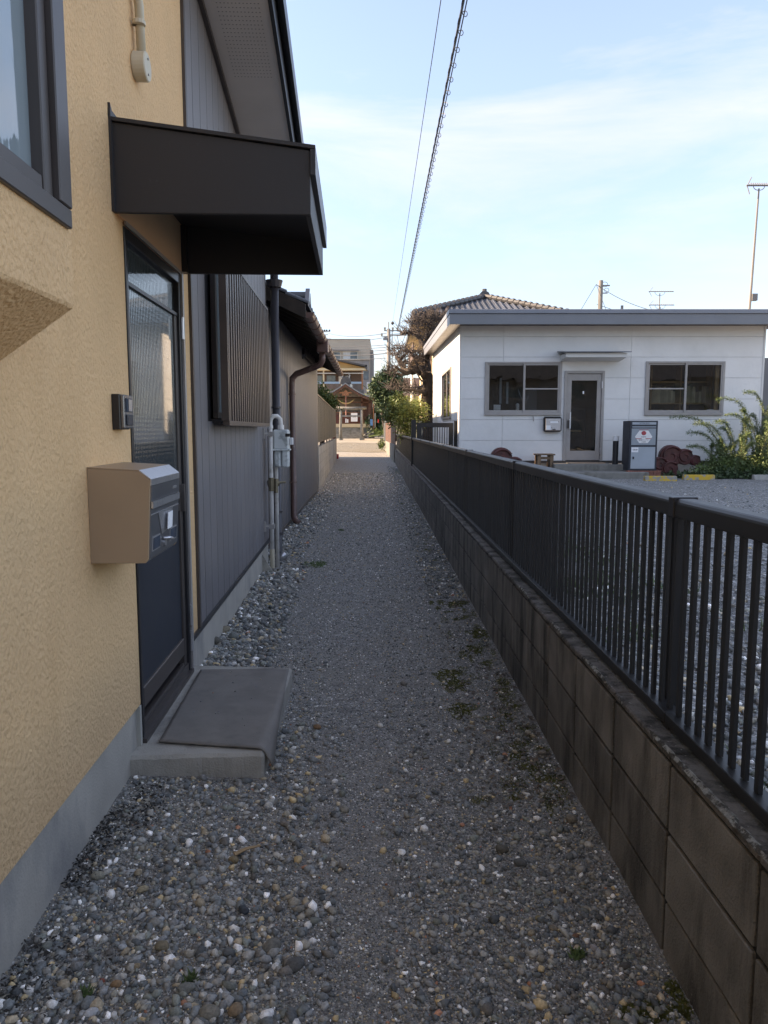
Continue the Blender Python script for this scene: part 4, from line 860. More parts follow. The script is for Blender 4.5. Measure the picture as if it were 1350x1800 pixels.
# wheel stops
for nm, lab, x, y, l, mm in (('wheel_stop', 'peeling yellow wheel stop nearest the entrance steps', 5.08, 14.35, .62, 'yellow_stop'), ('wheel_stop', 'peeling yellow wheel stop in front of the maroon ornament', 6.0, 14.75, .62, 'yellow_stop'), ('wheel_stop', 'bare concrete wheel stop below the bush at the right edge', 7.4, 14.75, .62, 'plain_stop')):
    o = MB().prism([(x, y, LOT - .01), (x, y + .14, LOT - .01), (x, y + .115, LOT + .1), (x, y + .025, LOT + .1)], (l, 0, 0)).build(nm, mm, None, bevel=.01); tag(o, lab, 'wheel stop')
# gate
gt_ = thing('garden_gate', 'black metal gate between the fence and the white office', 'gate', (.62, 17.0, LOT))
B('post', 'fence', gt_, .0, .11, -.05, .05, -.1, 1.22); B('post', 'fence', gt_, .98, 1.07, -.05, .05, -.1, 1.2)
MB().box(.13, .24, -.02, .02, .05, 1.15).box(.86, .96, -.02, .02, .05, 1.15).box(.24, .86, -.02, .02, 1.05, 1.15).box(.24, .86, -.02, .02, .05, .15).build('gate_frame', 'fence', gt_)
for i in range(11): B('bar', 'fence', gt_, .262 + i * .055, .278 + i * .055, -.01, .01, .151, 1.049)
MB().tube([(.91, -.02, .6), (.91, -.06, .6), (.82, -.06, .6)], .012, 6).box(.89, .93, -.03, -.021, .5, .66).build('latch', 'grey_plate', gt_)
# board fence at far right
bf = thing('board_fence', 'grey fence of horizontal weathered boards right of the office', 'fence', (8.42, 16.9, LOT))
B('post', 'interior_wood', bf, 0, .08, -.05, .05, 0, 1.55)
for i in range(8): B('board', 'lot_fence', bf, .081, 2.4, -.02, .02, .03 + i * .18, .19 + i * .18)
kb = B('shed', 'apart_dark', None, 8.7, 12, 19, 22, .3, 3.2); tag(kb, 'dark grey shed behind the board fence at the right edge', 'shed')
# roof antennas
def antenna(name, label, x, y, z0, z1, L_, rods=12, loops=True, box=False, lean=0):
    o = thing(name, label, 'antenna', (x, y, z0)); h = z1 - z0
    MB().tube([(0, 0, 0), (lean, 0, h)], [.03, .018], 6).build('mast', 'pole', o)
    MB().box(-L_ * .45 + lean, L_ * .55 + lean, -.012, .012, h + .05, h + .075).build('boom', 'pole', o)
    for i in range(rods):
        xx = -L_ * .35 + lean + i * L_ * .9 / rods; MB().box(xx - .006, xx + .006, -.1, .1, h + .076, h + .088).build('rod', 'pole', o)
    MB().tube([(-L_ * .42 + lean, 0, h + .06), (-L_ * .28 + lean, 0, h + .24)], .01, 5).tube([(-L_ * .42 + lean, 0, h + .06), (-L_ * .32 + lean, 0, h - .12)], .01, 5).build('reflector', 'pole', o)
    MB().tube([(lean + L_ * .2 * math.cos(a), 0, h + .05 - L_ * .14 * abs(math.sin(a))) for a in [math.pi * k / 8 for k in range(9)]], .008, 5).build('brace', 'pole', o)
    if box: B('junction_box', 'pole', o, .03, .15, -.05, .05, .35, .5)
    return o
antenna('tv_antenna', 'tall thin mast antenna on the office roof at the right edge', 8.1 + .05, 16.9, 3.9, 6.65, .62, box=True, lean=.07)
antenna('tv_antenna', 'short television antenna standing above the middle of the office roof', 10.9, 30, 6.2 - 1.6, 6.75, 1.0)
antenna('tv_antenna', 'lowest television antenna half hidden behind the office roof', 10.75, 29.5, 4.4, 6.15, 1.0)

# ------------------------------------------------------------ foliage helpers
def leaf_mesh(cs, size, n_per, spread, rngs, aspect=.45, down=0.0):
    """n_per folded leaves round each centre"""
    cs = np.asarray(cs, dtype=float); n = len(cs) * n_per
    c = np.repeat(cs, n_per, 0) + rngs.normal(0, 1, (n, 3)) * spread
    d = rngs.normal(0, 1, (n, 3)); d[:, 2] -= down; d /= np.linalg.norm(d, axis=1)[:, None]
    u = np.cross(d, rngs.normal(0, 1, (n, 3))); u /= np.linalg.norm(u, axis=1)[:, None]; nn = np.cross(d, u)
    s = (size * rngs.uniform(.6, 1.35, n))[:, None]
    v = np.stack([c, c + d * s * .5 + u * s * aspect * .5 + nn * s * .08, c + d * s, c + d * s * .5 - u * s * aspect * .5 + nn * s * .08], 1).reshape(-1, 3)
    b_ = np.arange(n)[:, None] * 4
    return v, b_ + np.array([[0, 1, 2, 3]])
def crown_centres(blobs, n, rngs):
    out = []
    tot = sum(r[0] * r[1] * r[2] for _, r in blobs)
    for c, r in blobs:
        k = max(4, int(n * r[0] * r[1] * r[2] / tot)); d = rngs.normal(0, 1, (k, 3)); d /= np.linalg.norm(d, axis=1)[:, None]
        rad = rngs.uniform(.35, 1, k) ** .5; out.append(np.array(c) + d * rad[:, None] * np.array(r))
    return np.concatenate(out)

def bush(name, label, cat, blobs, n, size, m, per=9, spread=.1, trunk=None, group=None, origin=None, tr_mat='bark', aspect=.45):
    o = thing(name, label, cat, (0, 0, 0), group=group)
    cc = crown_centres(blobs, n, rng); v, f = leaf_mesh(cc, size, per, spread, rng, aspect)
    mesh_np('crown', v, f, m, o)
    if trunk:
        mb = MB(); base = Vector(trunk[0])
        for c, r in blobs[:8]:
            mid = base.lerp(Vector(c), .5) + Vector((random.uniform(-.1, .1), 0, .1)); mb.tube([base, mid, c], [trunk[1], trunk[1] * .6, trunk[1] * .25], 6)
        mb.build('trunk', tr_mat, o)
    return o

# weedy bush at the right of the lot
wd = thing('weedy_bush', 'tall weedy green bush with arching stems by the office wall', 'bush')
stems = MB(); cs = []; cs2 = []
def arch(x, y, hgt_, dx, dy, n_=20, dens=4):
    pts = []
    for i in range(n_ + 1):
        t_ = i / n_; pts.append((x + dx * t_ ** 1.8, y + dy * t_, LOT + hgt_ * (1 - (1 - t_) ** 1.9) - .25 * hgt_ * max(0, t_ - .7)))
    stems.tube(pts, [.012 * (1 - .7 * i / n_) for i in range(n_ + 1)], 4, cap=False)
    for i in range(3, n_ + 1):
        for k in range(dens):
            t_ = random.random(); a, b_ = Vector(pts[i - 1]), Vector(pts[i]); cs.append(tuple(a.lerp(b_, t_)))
for i in range(30):
    x = random.uniform(6.8, 8.3); h_ = random.uniform(.45, .95) + .5 * sm(7.2, 8.2, x)
    arch(x, random.uniform(15.2, 16.1), h_, random.uniform(-.35, .3), random.uniform(-.2, .2), dens=9)
for (x, h_, dx) in ((7.2, 1.35, -1.15), (7.25, 1.2, -.8), (7.15, 1.0, -.75), (7.9, 1.75, -.95), (8.1, 1.9, -.6), (7.8, 1.4, -.7), (7.6, 1.5, -.15), (7.5, 1.3, .2), (7.95, 1.6, .2), (8.2, 1.5, .15), (7.0, .7, -.7), (7.4, 1.25, -.5)): arch(x, 15.6, h_, dx, random.uniform(-.2, .2), 26, 9)
v, f = leaf_mesh(cs, .042, 4, .02, rng, .24); mesh_np('leaves', v, f, 'leaf_weed', wd)
low = crown_centres([((7.0, 15.5, LOT + .16), (.45, .35, .22)), ((7.5, 15.5, LOT + .22), (.6, .45, .26)), ((8.15, 15.6, LOT + .26), (.5, .5, .32)), ((6.75, 15.3, LOT + .08), (.5, .3, .12))], 1100, rng)
v, f = leaf_mesh(low, .05, 12, .06, rng, .45); mesh_np('lower_leaves', v, f, 'leaf', wd)
tag(stems.build('stems', 'stem', wd), kind='stuff')
iv = thing('ground_ivy', 'low dark green ivy under the leaning maroon ornament', 'ivy')
v, f = leaf_mesh(crown_centres([((6.3, 15.3, LOT + .04), (.55, .2, .06)), ((6.9, 15.1, LOT + .06), (.5, .2, .1)), ((7.9, 15.0, LOT + .08), (.7, .15, .12))], 260, rng), .08, 6, .04, rng, .8); mesh_np('leaves', v, f, 'leaf_dark', iv)

# plants beyond the gate
Y = 27
def PB(px, py, Y, rx, rz, ry=None): p = P(px, py, Y); return (tuple(p), (rx * Y / 1300, (ry or rx) * Y / 1300, rz * Y / 1300))
bush('nandina', 'bright yellow green feathery shrub in front of the black gate', 'shrub', [PB(722, 722, 24, 22, 14), PB(738, 730, 24, 12, 14), PB(708, 742, 24, 14, 16), PB(716, 758, 24, 12, 14), PB(730, 712, 25, 12, 8)], 620, .10, 'leaf_yellow', 7, .10, trunk=(tuple(P(718, 790, 24)), .03), aspect=.3)
bush('maple', 'small green leafed tree with yellowing leaves past the end of the fence', 'tree', [PB(697, 718, 34, 13, 12), PB(690, 732, 34, 10, 10), PB(703, 706, 34, 10, 9), PB(684, 728, 36, 6, 7)], 360, .14, 'leaf', 7, .14, trunk=(tuple(P(697, 775, 34)), .04))
bush('evergreen_tree', 'dark green dense tree rising left of the gnarled pine', 'tree', [PB(675, 676, 48, 17, 14), PB(690, 668, 48, 13, 11), PB(664, 688, 48, 10, 14), PB(684, 696, 48, 15, 14), PB(700, 680, 48, 7, 10), PB(676, 710, 48, 12, 10), PB(682, 662, 48, 8, 8)], 620, .26, 'leaf_dark', 8, .22, trunk=(tuple(P(678, 760, 48)), .12))
bush('garden_tree', 'green bush showing above the louvred fence on the left', 'bush', [PB(566, 690, 33, 8, 11), PB(573, 703, 33, 12, 9), PB(584, 709, 33, 9, 6), PB(560, 708, 33, 8, 10)], 300, .13, 'leaf', 7, .12, trunk=(tuple(P(567, 780, 33)), .05))
# grass and shrubs right of the shrine
bush('hedge_shrub', 'dark shrub on the slope right of the shrine stairs', 'shrub', [PB(655, 732, 66, 7, 12), PB(662, 742, 66, 7, 8), PB(650, 745, 64, 4, 8)], 220, .3, 'leaf_dark', 6, .2)
gs = MB().add([tuple(P(648, 768, 62)), tuple(P(674, 764, 62)), tuple(P(674, 742, 74)), tuple(P(655, 740, 74))], [(0, 1, 2, 3)]).build('grass_bank', 'grass'); tag(gs, kind='structure')
v, f = leaf_mesh(np.array([[P(random.uniform(650, 674), 0, 66).x, random.uniform(62, 72), 1.4] for _ in range(240)]), .3, 4, .1, rng, .2)
for k in range(0, len(v), 4):
    yy = v[k, 1]; v[k:k + 4, 2] += gz(yy) + (yy - 62) * .06 - 1.0 + .0
o = mesh_np('grass_tufts', v, f, 'grass'); tag(o, 'green grass on the bank right of the shrine', 'grass', kind='stuff')

# gnarled pine
gp = thing('gnarled_pine', 'bare gnarled old tree with twisted limbs left of the white office', 'tree')
Yt = 26.5
def br(mb, pts, r0, r1, Yo=0):
    w_ = [P(x, y, Yt + (dy[0] if dy else 0) + Yo) for x, y, *dy in pts]; q_ = []
    for i in range(len(w_) - 1):
        for k in range(4):
            a = w_[i].lerp(w_[i + 1], k / 4); a += Vector([noise.noise(a * 3 + Vector((j * 9, 0, 0))) for j in range(3)]) * .05; q_.append(a)
    q_.append(w_[-1]); n_ = len(q_)
    mb.tube(q_, [(r0 + (r1 - r0) * i / (n_ - 1)) * (1 + .25 * noise.noise(q_[i] * 4)) for i in range(n_)], 8); return q_
mb = MB(); limbs = []
limbs.append(br(mb, [(752, 800), (753, 745), (752, 700), (754, 680), (751, 664), (744, 652), (733, 648), (722, 652)], .26, .16))
limbs.append(br(mb, [(722, 652), (712, 652, .5), (703, 634, .8), (696, 628, 1)], .13, .06))
limbs.append(br(mb, [(722, 652), (712, 656, -.4), (702, 650, -.6), (694, 644, -.8)], .1, .04))
limbs.append(br(mb, [(712, 655), (705, 659, -.8), (698, 655, -1)], .07, .03))
limbs.append(br(mb, [(703, 634), (712, 622, .8), (724, 620, .4)], .06, .03))
limbs.append(br(mb, [(751, 664), (752, 640, .5), (748, 610, .6), (752, 590, .4), (758, 575, .2)], .14, .07))
limbs.append(br(mb, [(748, 610), (735, 590, .3), (722, 584, .1), (706, 587, -.3)], .09, .04))
limbs.append(br(mb, [(752, 590), (768, 575, .3), (782, 568, .5)], .07, .03))
limbs.append(br(mb, [(752, 692), (742, 688, -.5), (728, 685, -.8), (708, 684, -1)], .08, .03))
limbs.append(br(mb, [(748, 672), (740, 668, -.8), (732, 656, -1)], .04, .02))
limbs.append(br(mb, [(745, 668), (744, 655, -.4), (735, 642, -.2), (728, 630, 0)], .07, .03))
tag(mb.build('trunk', 'bark', gp, smooth=True), 'thick dark scaly trunk with bent limbs')
tw = MB()
def twigs(cx, cy, rx, ry, n_, dy=0):
    for _ in range(n_):
        a = random.uniform(0, 2 * math.pi); r_ = math.sqrt(random.random()); p = P(cx + rx * r_ * math.cos(a), cy + ry * r_ * math.sin(a), Yt + dy + random.uniform(-.5, .5))
        d = Vector((random.uniform(-1, 1), random.uniform(-1, 1), random.uniform(-.3, 1))).normalized() * random.uniform(.18, .5); q_ = p + d + Vector((random.uniform(-.1, .1), 0, random.uniform(0, .1)))
        tw.tube([p, p.lerp(q_, .5) + Vector((random.uniform(-.05, .05), 0, random.uniform(-.03, .06))), q_], [.013, .009, .004], 3, cap=False)
for a in ((755, 566, 35, 11, 300), (728, 566, 12, 10, 70), (770, 556, 18, 8, 100), (742, 588, 14, 10, 90), (718, 586, 14, 5, 90), (703, 620, 18, 9, 150), (728, 622, 12, 7, 50), (740, 628, 12, 10, 50), (690, 653, 10, 10, 80), (712, 640, 10, 6, 70), (745, 640, 14, 14, 30), (700, 682, 24, 6, 80), (728, 688, 16, 5, 70), (750, 626, 8, 10, 60)): twigs(*a)
tag(tw.build('twigs', 'twig', gp), kind='stuff')

# ------------------------------------------------------------ YELLOW TWO-STOREY HOUSE behind
yh = thing('tiled_house', 'two storey yellow house with grey tiled hip roof behind the office', 'house', (0, 29.3, 0), 0)
ex0, ex1, ez, ry, rz_, rx = 1.13, 7.2, 5.78, 3.2, 6.95, 4.3
yD = 12.5
MB().box(1.95, 6.6, .7, 11.7, 0, 5.65).build('wall', 'yellow_wall', yh)
MB().box(1.55, 1.949, .75, 4.2, .0, 3.0).build('lower_wall', 'yellow_wall', yh); MB().prism([(1.3, .5, 3.0), (1.98, .5, 3.3), (1.98, .5, 3.38), (1.3, .5, 3.08)], (0, 5, 0)).build('lower_roof', 'tile_grey', yh)
MB().box(1.2, 1.95, 2.0, 8.0, 4.35, 4.45).box(1.2, 1.24, 2, 8, 4.45, 5.0).build('balcony', 'brown', yh)
MB().box(1.90, 1.949, 1.3, 2.0, 3.5, 5.6).build('shutter_box', 'brown', yh)
for (a, b_, c, d) in ((2.5, 3.6, 4.2, 5.4), (5, 6.6, 4.2, 5.4), (8, 9.4, 4.2, 5.4), (6.0, 7.5, 1.0, 2.4)):
    w_ = B('window', 'brown', yh, 1.91, 1.948, a, b_, c, d); B('pane', 'far_glass', w_, 1.9, 1.909, a + .08, b_ - .08, c + .08, d - .08)
B('white_shutter', 'white', yh, 1.4, 1.5, 9, 10.2, 2.6, 4.2)
MB().box(ex0 + .05, ex1 - .05, .05, yD - .05, ez - .12, ez - .09).build('soffit', 'cream', yh)
MB().box(ex0 - .02, ex0 + .04, 0, yD, ez - .1, ez + .02).box(ex0 + .04, ex1, -.02, .04, ez - .1, ez + .02).build('eave_board', 'tile_dark', yh)
A_, B_, C_, D_ = (ex0, 0, ez), (ex1, 0, ez), (ex1, yD, ez), (ex0, yD, ez); R1, R2 = (rx, ry, rz_), (rx, yD - ry, rz_)
MB().add([A_, B_, C_, D_, R1, R2], [(0, 1, 4), (1, 2, 5, 4), (2, 3, 5), (3, 0, 4, 5), (3, 2, 1, 0)]).build('roof', 'tile_grey', yh)
def face_tiles(a, b_, top0, top1, nrow=9, step=.235):
    a, b_, t0_, t1_ = map(Vector, (a, b_, top0, top1)); L_ = (b_ - a).length; u = (b_ - a).normalized()
    ups = (t0_ + t1_) / 2 - (a + b_) / 2; ups = ups - u * ups.dot(u); H_ = ups.length; upn = ups.normalized(); nrm = u.cross(upn).normalized()
    if nrm.z < 0: nrm = -nrm
    s0 = (t0_ - a).dot(u); s1 = (b_ - t1_).dot(u); x = step * .5
    while x < L_:
        hm = H_ * min(1, x / max(s0, 1e-3), (L_ - x) / max(s1, 1e-3)); mb = MB(); nr_ = max(1, int(hm / .22))
        for k in range(nr_):
            q0, q1 = k * .22, min((k + 1) * .22, hm)
            pt = lambda off, q_, e: a + u * (x + off) + upn * q_ + nrm * e
            # S shaped pan tile: a round roll and a hollow, front edge proud
            pr = [(-.13, .03), (-.09, .012), (-.03, .008), (.02, .03), (.055, .062), (.09, .066), (.12, .045)]
            vs = [pt(o_, q0, e + .028) for o_, e in pr] + [pt(o_, q1, e) for o_, e in pr] + [pt(o_, q0, e - .01) for o_, e in pr]
            mb.add(vs, [(i, i + 1, i + 8, i + 7) for i in range(6)] + [(i + 14, i + 15, i + 1, i) for i in range(6)])
        if nr_: mb.build('tile_row', 'tile_grey', yh)
        x += step
face_tiles(A_, B_, R1, R1); face_tiles(D_, A_, R2, R1)
for a, b_ in ((A_, R1), (B_, R1), (R1, R2)):
    a, b_ = Vector(a), Vector(b_); MB().tube([a + Vector((0, 0, .1)), b_ + Vector((0, 0, .12))], .11, 8).build('ridge', 'tile_dark', yh)
    for k in range(int((b_ - a).length / .3)):
        p = a.lerp(b_, (k + .5) / ((b_ - a).length / .3)) + Vector((0, 0, .13)); d_ = (b_ - a).normalized() * .05; MB().tube([p - d_, p + d_], .125, 8).build('ridge_tile', 'tile_dark', yh)
MB().tube([Vector(R1) + Vector((0, -.1, .1)), Vector(R1) + Vector((0, .15, .1))], .24, 10).tube([Vector(R1) + Vector((0, 0, .3)), Vector(R1) + Vector((0, 0, .42))], .1, 8).build('ridge_end_ornament', 'tile_dark', yh)
# brown roofed house further off
fh = thing('distant_house', 'distant house with brown tiled roof behind the gnarled tree', 'house', (1.0, 56, 0))
MB().box(-.2, 3, 0, 5, .5, 4.2).build('wall', 'cream', fh); MB().prism([(-.6, -.4, 3.9), (-.6, 2.5, 5.4), (-.6, 5.4, 3.9)], (4, 0, 0)).build('roof', 'brown', fh)
# far right wooden fence with low wall and white post
f3 = thing('lath_fence', 'rusty brown board fence on a low concrete wall past the black fence', 'fence', (.44, 31.4, 0), math.atan(.030))
B('base_wall', 'step', f3, -.02, .12, 0, 13, -.1, .75, bevel=.01)
for i in range(44): B('board', 'rust_fence', f3, .03, .06, i * .29, i * .29 + .27, .76, 1.75 + .02 * (i % 2))
wp = B('concrete_post', 'white_post', None, .0, .14, 45.0, 45.15, .1, 1.9, bevel=.01); tag(wp, 'pale concrete gate post at the far end of the brown fence', 'post')
bush('path_weed', 'small green weed clump at the foot of the pale concrete post', 'weed', [PB(670, 783, 42, 3, 3), PB(672, 778, 43, 2, 3)], 60, .12, 'leaf', 6, .08)

# ------------------------------------------------------------ SHRINE
G6 = gz(64)
SX, SY = -3.25, 64
shn = thing('shrine', 'small dark wooden shrine with curved grey roof at the end of the alley', 'shrine', (SX, SY, G6))
def sz(py, Y=SY): return P(675, py, Y).z - G6
zfl = sz(745)
MB().box(-1.75, 2.3, 0, 5, 0, zfl - .3).build('podium', 'stone', shn)
B('floor', 'cream', shn, -1.7, 2.05, -.15, 5, zfl - .3, zfl)
for i in range(5): B('stair', 'stone', shn, -1.45, 1.25, -1.35 + i * .24, -1.13 + i * .24, -.1, (i + 1) * (zfl - .35) / 5, bevel=.01)
zt = sz(700)
for x in (-1.35, 1.35, 2.0): B('pillar', 'shrine_wood', shn, x - .09, x + .09, .1, .28, zfl, zt, bevel=.01)
B('beam', 'shrine_wood', shn, -1.5, 2.15, .08, .3, zt, zt + .22); B('beam', 'shrine_wood', shn, -1.4, 2.05, .1, .28, sz(708), sz(706))
B('back_wall', 'interior', shn, -1.5, 1.5, 1.2, 1.3, zfl, zt + .8); B('side_hall', 'shrine_wood', shn, 1.35, 2.2, .6, 4.5, zfl, zt)
for i in range(9): B('lattice_bar', 'shrine_wood', shn, -1.3 + i * .31, -1.22 + i * .31, .95, 1.0, zfl, zfl + 1.1)
B('lattice_rail', 'shrine_carving', shn, -1.35, 1.3, .93, .99, zfl + .95, zfl + 1.0); B('door_panel', 'maroon', shn, -1.3, 1.3, 1.0, 1.06, zfl, zfl + .8)
# curved gable roof
zp = sz(676); ze = sz(699); half = 2.05
def curve(t_): return ze + (zp - ze) * (1 - t_) ** 1.35 if t_ < 1 else ze
prof_ = [(-half * (1 - i / 12), curve(1 - i / 12)) for i in range(13)] + [(half * (i / 12), curve(i / 12)) for i in range(1, 13)]
def curved(dz0, dz1, y0, y1, sx=1): return MB().add([(x * sx, yy, z + dz) for yy in (y0, y1) for dz in (dz0, dz1) for x, z in prof_], [f_ for i in range(24) for f_ in ((25 + i, 26 + i, 76 + i, 75 + i), (i, 50 + i, 51 + i, 1 + i), (i, 1 + i, 26 + i, 25 + i), (50 + i, 75 + i, 76 + i, 51 + i))] + [(0, 25, 75, 50), (24, 74, 99, 49)])
curved(0, .1, -1.0, 4.5).build('roof', 'shrine_roof', shn)
curved(-.22, -.005, -.95, -.85, .96).build('bargeboard', 'shrine_wood', shn)
curved(-.10, -.006, -.7, 4.4, .95).build('roof_underside', 'wood_dark', shn)
MB().prism([(x * .9, .05, z - .1) for x, z in prof_[2:-2]] + [(1.5, .05, zt + .1), (-1.5, .05, zt + .1)], (0, .08, 0)).build('gable_wall', 'interior', shn)
MB().prism([(-.6, -.8, sz(692)), (-.45, -.8, sz(690)), (-.2, -.8, sz(690)), (0, -.8, sz(686)), (.2, -.8, sz(690)), (.45, -.8, sz(690)), (.6, -.8, sz(692)), (.25, -.8, sz(692.5)), (.3, -.8, sz(696)), (-.3, -.8, sz(696)), (-.25, -.8, sz(692.5))], (0, .08, 0)).build('carved_pendant', 'shrine_carving', shn)
B('crown_box', 'shrine_roof', shn, -.38, .38, -.6, 4.3, zp - .25, zp + .25, bevel=.05)
MB().prism([(-.5, -.7, zp), (-.42, -.7, zp + .4), (-.3, -.7, zp + .45), (-.2, -.7, zp + .7), (-.1, -.7, zp + .62), (.1, -.7, zp + .62), (.2, -.7, zp + .7), (.3, -.7, zp + .45), (.42, -.7, zp + .4), (.5, -.7, zp)], (0, .15, 0)).build('ridge_ornament', 'tile_dark', shn, bevel=.02)
for s in (-1, 1): MB().tube([(s * .3, -.72, zp + .5), (s * .38, -.72, zp + .72), (s * .28, -.72, zp + .85)], [.06, .05, .03], 6).build('ornament_horn', 'tile_grey', shn)
MB().tube([(.0, -.3, sz(695)), (.0, -.3, sz(728)), (.0, -.3, sz(733))], .035, 8).build('bell_rope', 'rope_red', shn)
MB().tube([(-.7 + 1.4 * i / 14, .0, sz(709) + .32 * (2 * i / 14 - 1) ** 2) for i in range(15)], [.025 + .05 * math.sin(math.pi * i / 14) for i in range(15)], 8).build('straw_rope', 'rope', shn, smooth=True)
for i, x in enumerate((-.05, .1)): B('paper_streamer', 'white', shn, x, x + .1, -.32, -.3, sz(743), sz(736) - .05 * i)
sgn = B('notice_board', 'white', shn, .42, .98, -.2, -.16, sz(741), sz(726)); text('奉納', .16, (.7, -.205, sz(733)), 'ink', sgn)
B('wall_panel', 'white_post', shn, 1.95, 2.0, -.2, -.1, sz(752), sz(728)); B('wall_panel', 'white_post', shn, 2.45, 2.52, -.2, -.1, sz(752), sz(726))
B('side_roof', 'brown', shn, 1.6, 2.9, -.3, 2.6, sz(700), sz(697)); B('side_post', 'shrine_carving', shn, 2.3, 2.4, -.2, -.1, .4, sz(700))
bl = B('blue_banner', 'blue_cloth', None, SX + 2.08, SX + 2.30, 63.2, 63.3, P(0, 748, 63).z, P(0, 737, 63).z); tag(bl, 'blue cloth hanging beside the shrine notice', 'cloth')
rw = thing('stone_retaining_wall', 'rough stone wall right of the shrine stairs', 'wall', (SX + 1.35, SY - 1.0, G6))
for i in range(46):
    x, z = random.uniform(0, 1.15), random.uniform(-.25, .7); r_ = random.uniform(.09, .17)
    if z > .75 - .35 * x: continue
    n_ = 8; me = MB().tube([(x, 0, z - r_ * .6), (x + .02, 0, z), (x, 0, z + r_ * .6)], [r_ * .6, r_, r_ * .55], 7).build('stone', 'stone', rw)
B('backing', 'interior', rw, .0, 1.1, .03, .4, -.3, .45)
# torii
GT = gz(58.5)
to = thing('stone_gate', 'small grey stone shrine gate with two pillars and a round crossbeam', 'shrine gate', (0, 58, GT))
xl, xr = P(598.5, 772, 58).x, P(636.5, 772, 58).x; zt_ = P(0, 718.5, 58).z - GT
for x, nm in ((xl, 0), (xr, 1)):
    MB().tube([(x, 0, -.1), (x + (.04 if nm == 0 else -.04), 0, zt_ - .05)], [.125, .10], 12).build('pillar', 'stone', to, smooth=True)
    MB().tube([(x, 0, -.1), (x, 0, .06)], .2, 12).build('pillar_base', 'stone', to)
MB().tube([(xl - .35, 0, zt_ + .06), (0 + (xl + xr) / 2, 0, zt_ + .03), (xr + .35, 0, zt_ + .06)], .115, 12).build('top_beam', 'stone', to, smooth=True)
B('tie_beam', 'stone', to, xl - .05, xr + .05, -.05, .05, zt_ - .62, zt_ - .50, bevel=.01)
# red things at the wall end
rb = B('red_bucket', 'red', None, -2.30, -2.12, 34.6, 34.8, .03, .26, bevel=.02); tag(rb, 'dark red box on the ground at the end of the pale block wall', 'box')
rb = MB().tube([(-2.3, 34.4, .9), (-2.3, 34.4, 1.05)], [.05, .07], 10).tube([(-2.3, 34.4, 0), (-2.3, 34.4, .9)], .02, 6).build('red_marker', 'red'); tag(rb, 'small bright red marker at the end of the pale block wall', 'marker')
rf = B('red_flag', 'red', None, P(663, 0, 60).x, P(665.4, 0, 60).x, 60, 60.03, P(0, 743, 60).z, P(0, 737, 60).z); tag(rf, 'little red cloth hanging at the edge of the slope by the shrine', 'cloth')

# ------------------------------------------------------------ BUILDINGS FAR BEHIND
og = thing('veranda_house', 'two storey house with orange gable and blue veranda rail behind the shrine', 'house', (0, 74, 0))
def X(px, Y): return P(px, 755, Y).x
def Z(py, Y): return P(675, py, Y).z
MB().prism([(X(545, 74), 0, Z(650, 74)), (X(585, 74), 0, Z(633, 74)), (X(641, 74), 0, Z(646, 74)), (X(641, 74), 0, Z(650, 74))], (0, .3, 0)).build('gable', 'orange_gable', og)
MB().prism([(X(540, 74), -.6, Z(648, 74)), (X(585, 74), -.6, Z(630.5, 74)), (X(645, 74), -.6, Z(642.5, 74)), (X(645, 74), -.6, Z(645.5, 74)), (X(585, 74), -.6, Z(633, 74)), (X(540, 74), -.6, Z(651, 74))], (0, 6, 0)).build('roof', 'tile_dark', og)
B('eave', 'cream', og, X(545, 74), X(644, 74), -.5, .4, Z(651.5, 74), Z(648, 74)); B('eave_end', 'tile_dark', og, X(643, 74), X(646.5, 74), -.6, 1, Z(650, 74), Z(642, 74))
MB().prism([(X(583, 74), -.02, Z(638, 74)), (X(587, 74), -.02, Z(636.5, 74)), (X(591, 74), -.02, Z(638, 74)), (X(587, 74), -.02, Z(640, 74))], (0, -.04, 0)).build('gable_vent', 'brown', og)
B('wall', 'brown', og, X(545, 74), X(636, 74), 1.0, 6, 0, Z(650, 74))
B('balcony_slab', 'cream', og, X(545, 74), X(637, 74), -.4, 1, Z(692, 74), Z(686, 74))
for px in (570, 637): B('column', 'cream' if px < 600 else 'shrine_carving', og, X(px, 74) - .06, X(px, 74) + .08, -.45, -.3, 0 if px > 600 else Z(690, 74), Z(650, 74))
B('cross_beam', 'white_post', og, X(555, 74), X(640, 74), -.5, -.4, Z(657.5, 74), Z(656, 74))
B('balcony_rail', 'blue_rail', og, X(553, 74), X(636, 74), -.45, -.35, Z(675, 74), Z(671.5, 74)); B('balcony_rail', 'blue_rail', og, X(553, 74), X(636, 74), -.45, -.35, Z(687, 74), Z(686, 74))
for i in range(38): B('baluster', 'apart_dark', og, X(556, 74) + i * .12, X(556, 74) + i * .12 + .03, -.42, -.38, Z(686, 74), Z(675, 74))
for a, b_, mm in ((556, 567, 'far_glass'), (573, 590, 'far_glass'), (594, 604, 'curtain'), (606, 616, 'far_glass')): 
    w_ = B('window', 'bronze', og, X(a, 74), X(b_, 74), .9, .98, Z(672, 74), Z(658, 74)); B('pane', mm, w_, X(a + 1, 74), X(b_ - 1, 74), .88, .899, Z(671, 74), Z(659, 74))
B('lower_wall', 'apart_dark', og, X(545, 74), X(640, 74), 1.2, 6, 0, Z(692, 74))
ap = thing('apartment_block', 'grey beige concrete apartment block rising behind the orange gable', 'building', (0, 86, 0))
Y8 = 86
B('wall', 'apart', ap, X(545, Y8), X(650.5, Y8), 0, 10, 0, Z(597, Y8)); B('parapet', 'apart_dark', ap, X(544, Y8), X(651, Y8), -.06, 10.05, Z(597, Y8), Z(595.8, Y8))
B('side_annex', 'apart_dark', ap, X(650.6, Y8), X(656, Y8), 1, 10, 0, Z(613, Y8)); B('lower_wall', 'apart_dark', ap, X(600, Y8), X(649, Y8), -.3, -.01, 0, Z(633, Y8))
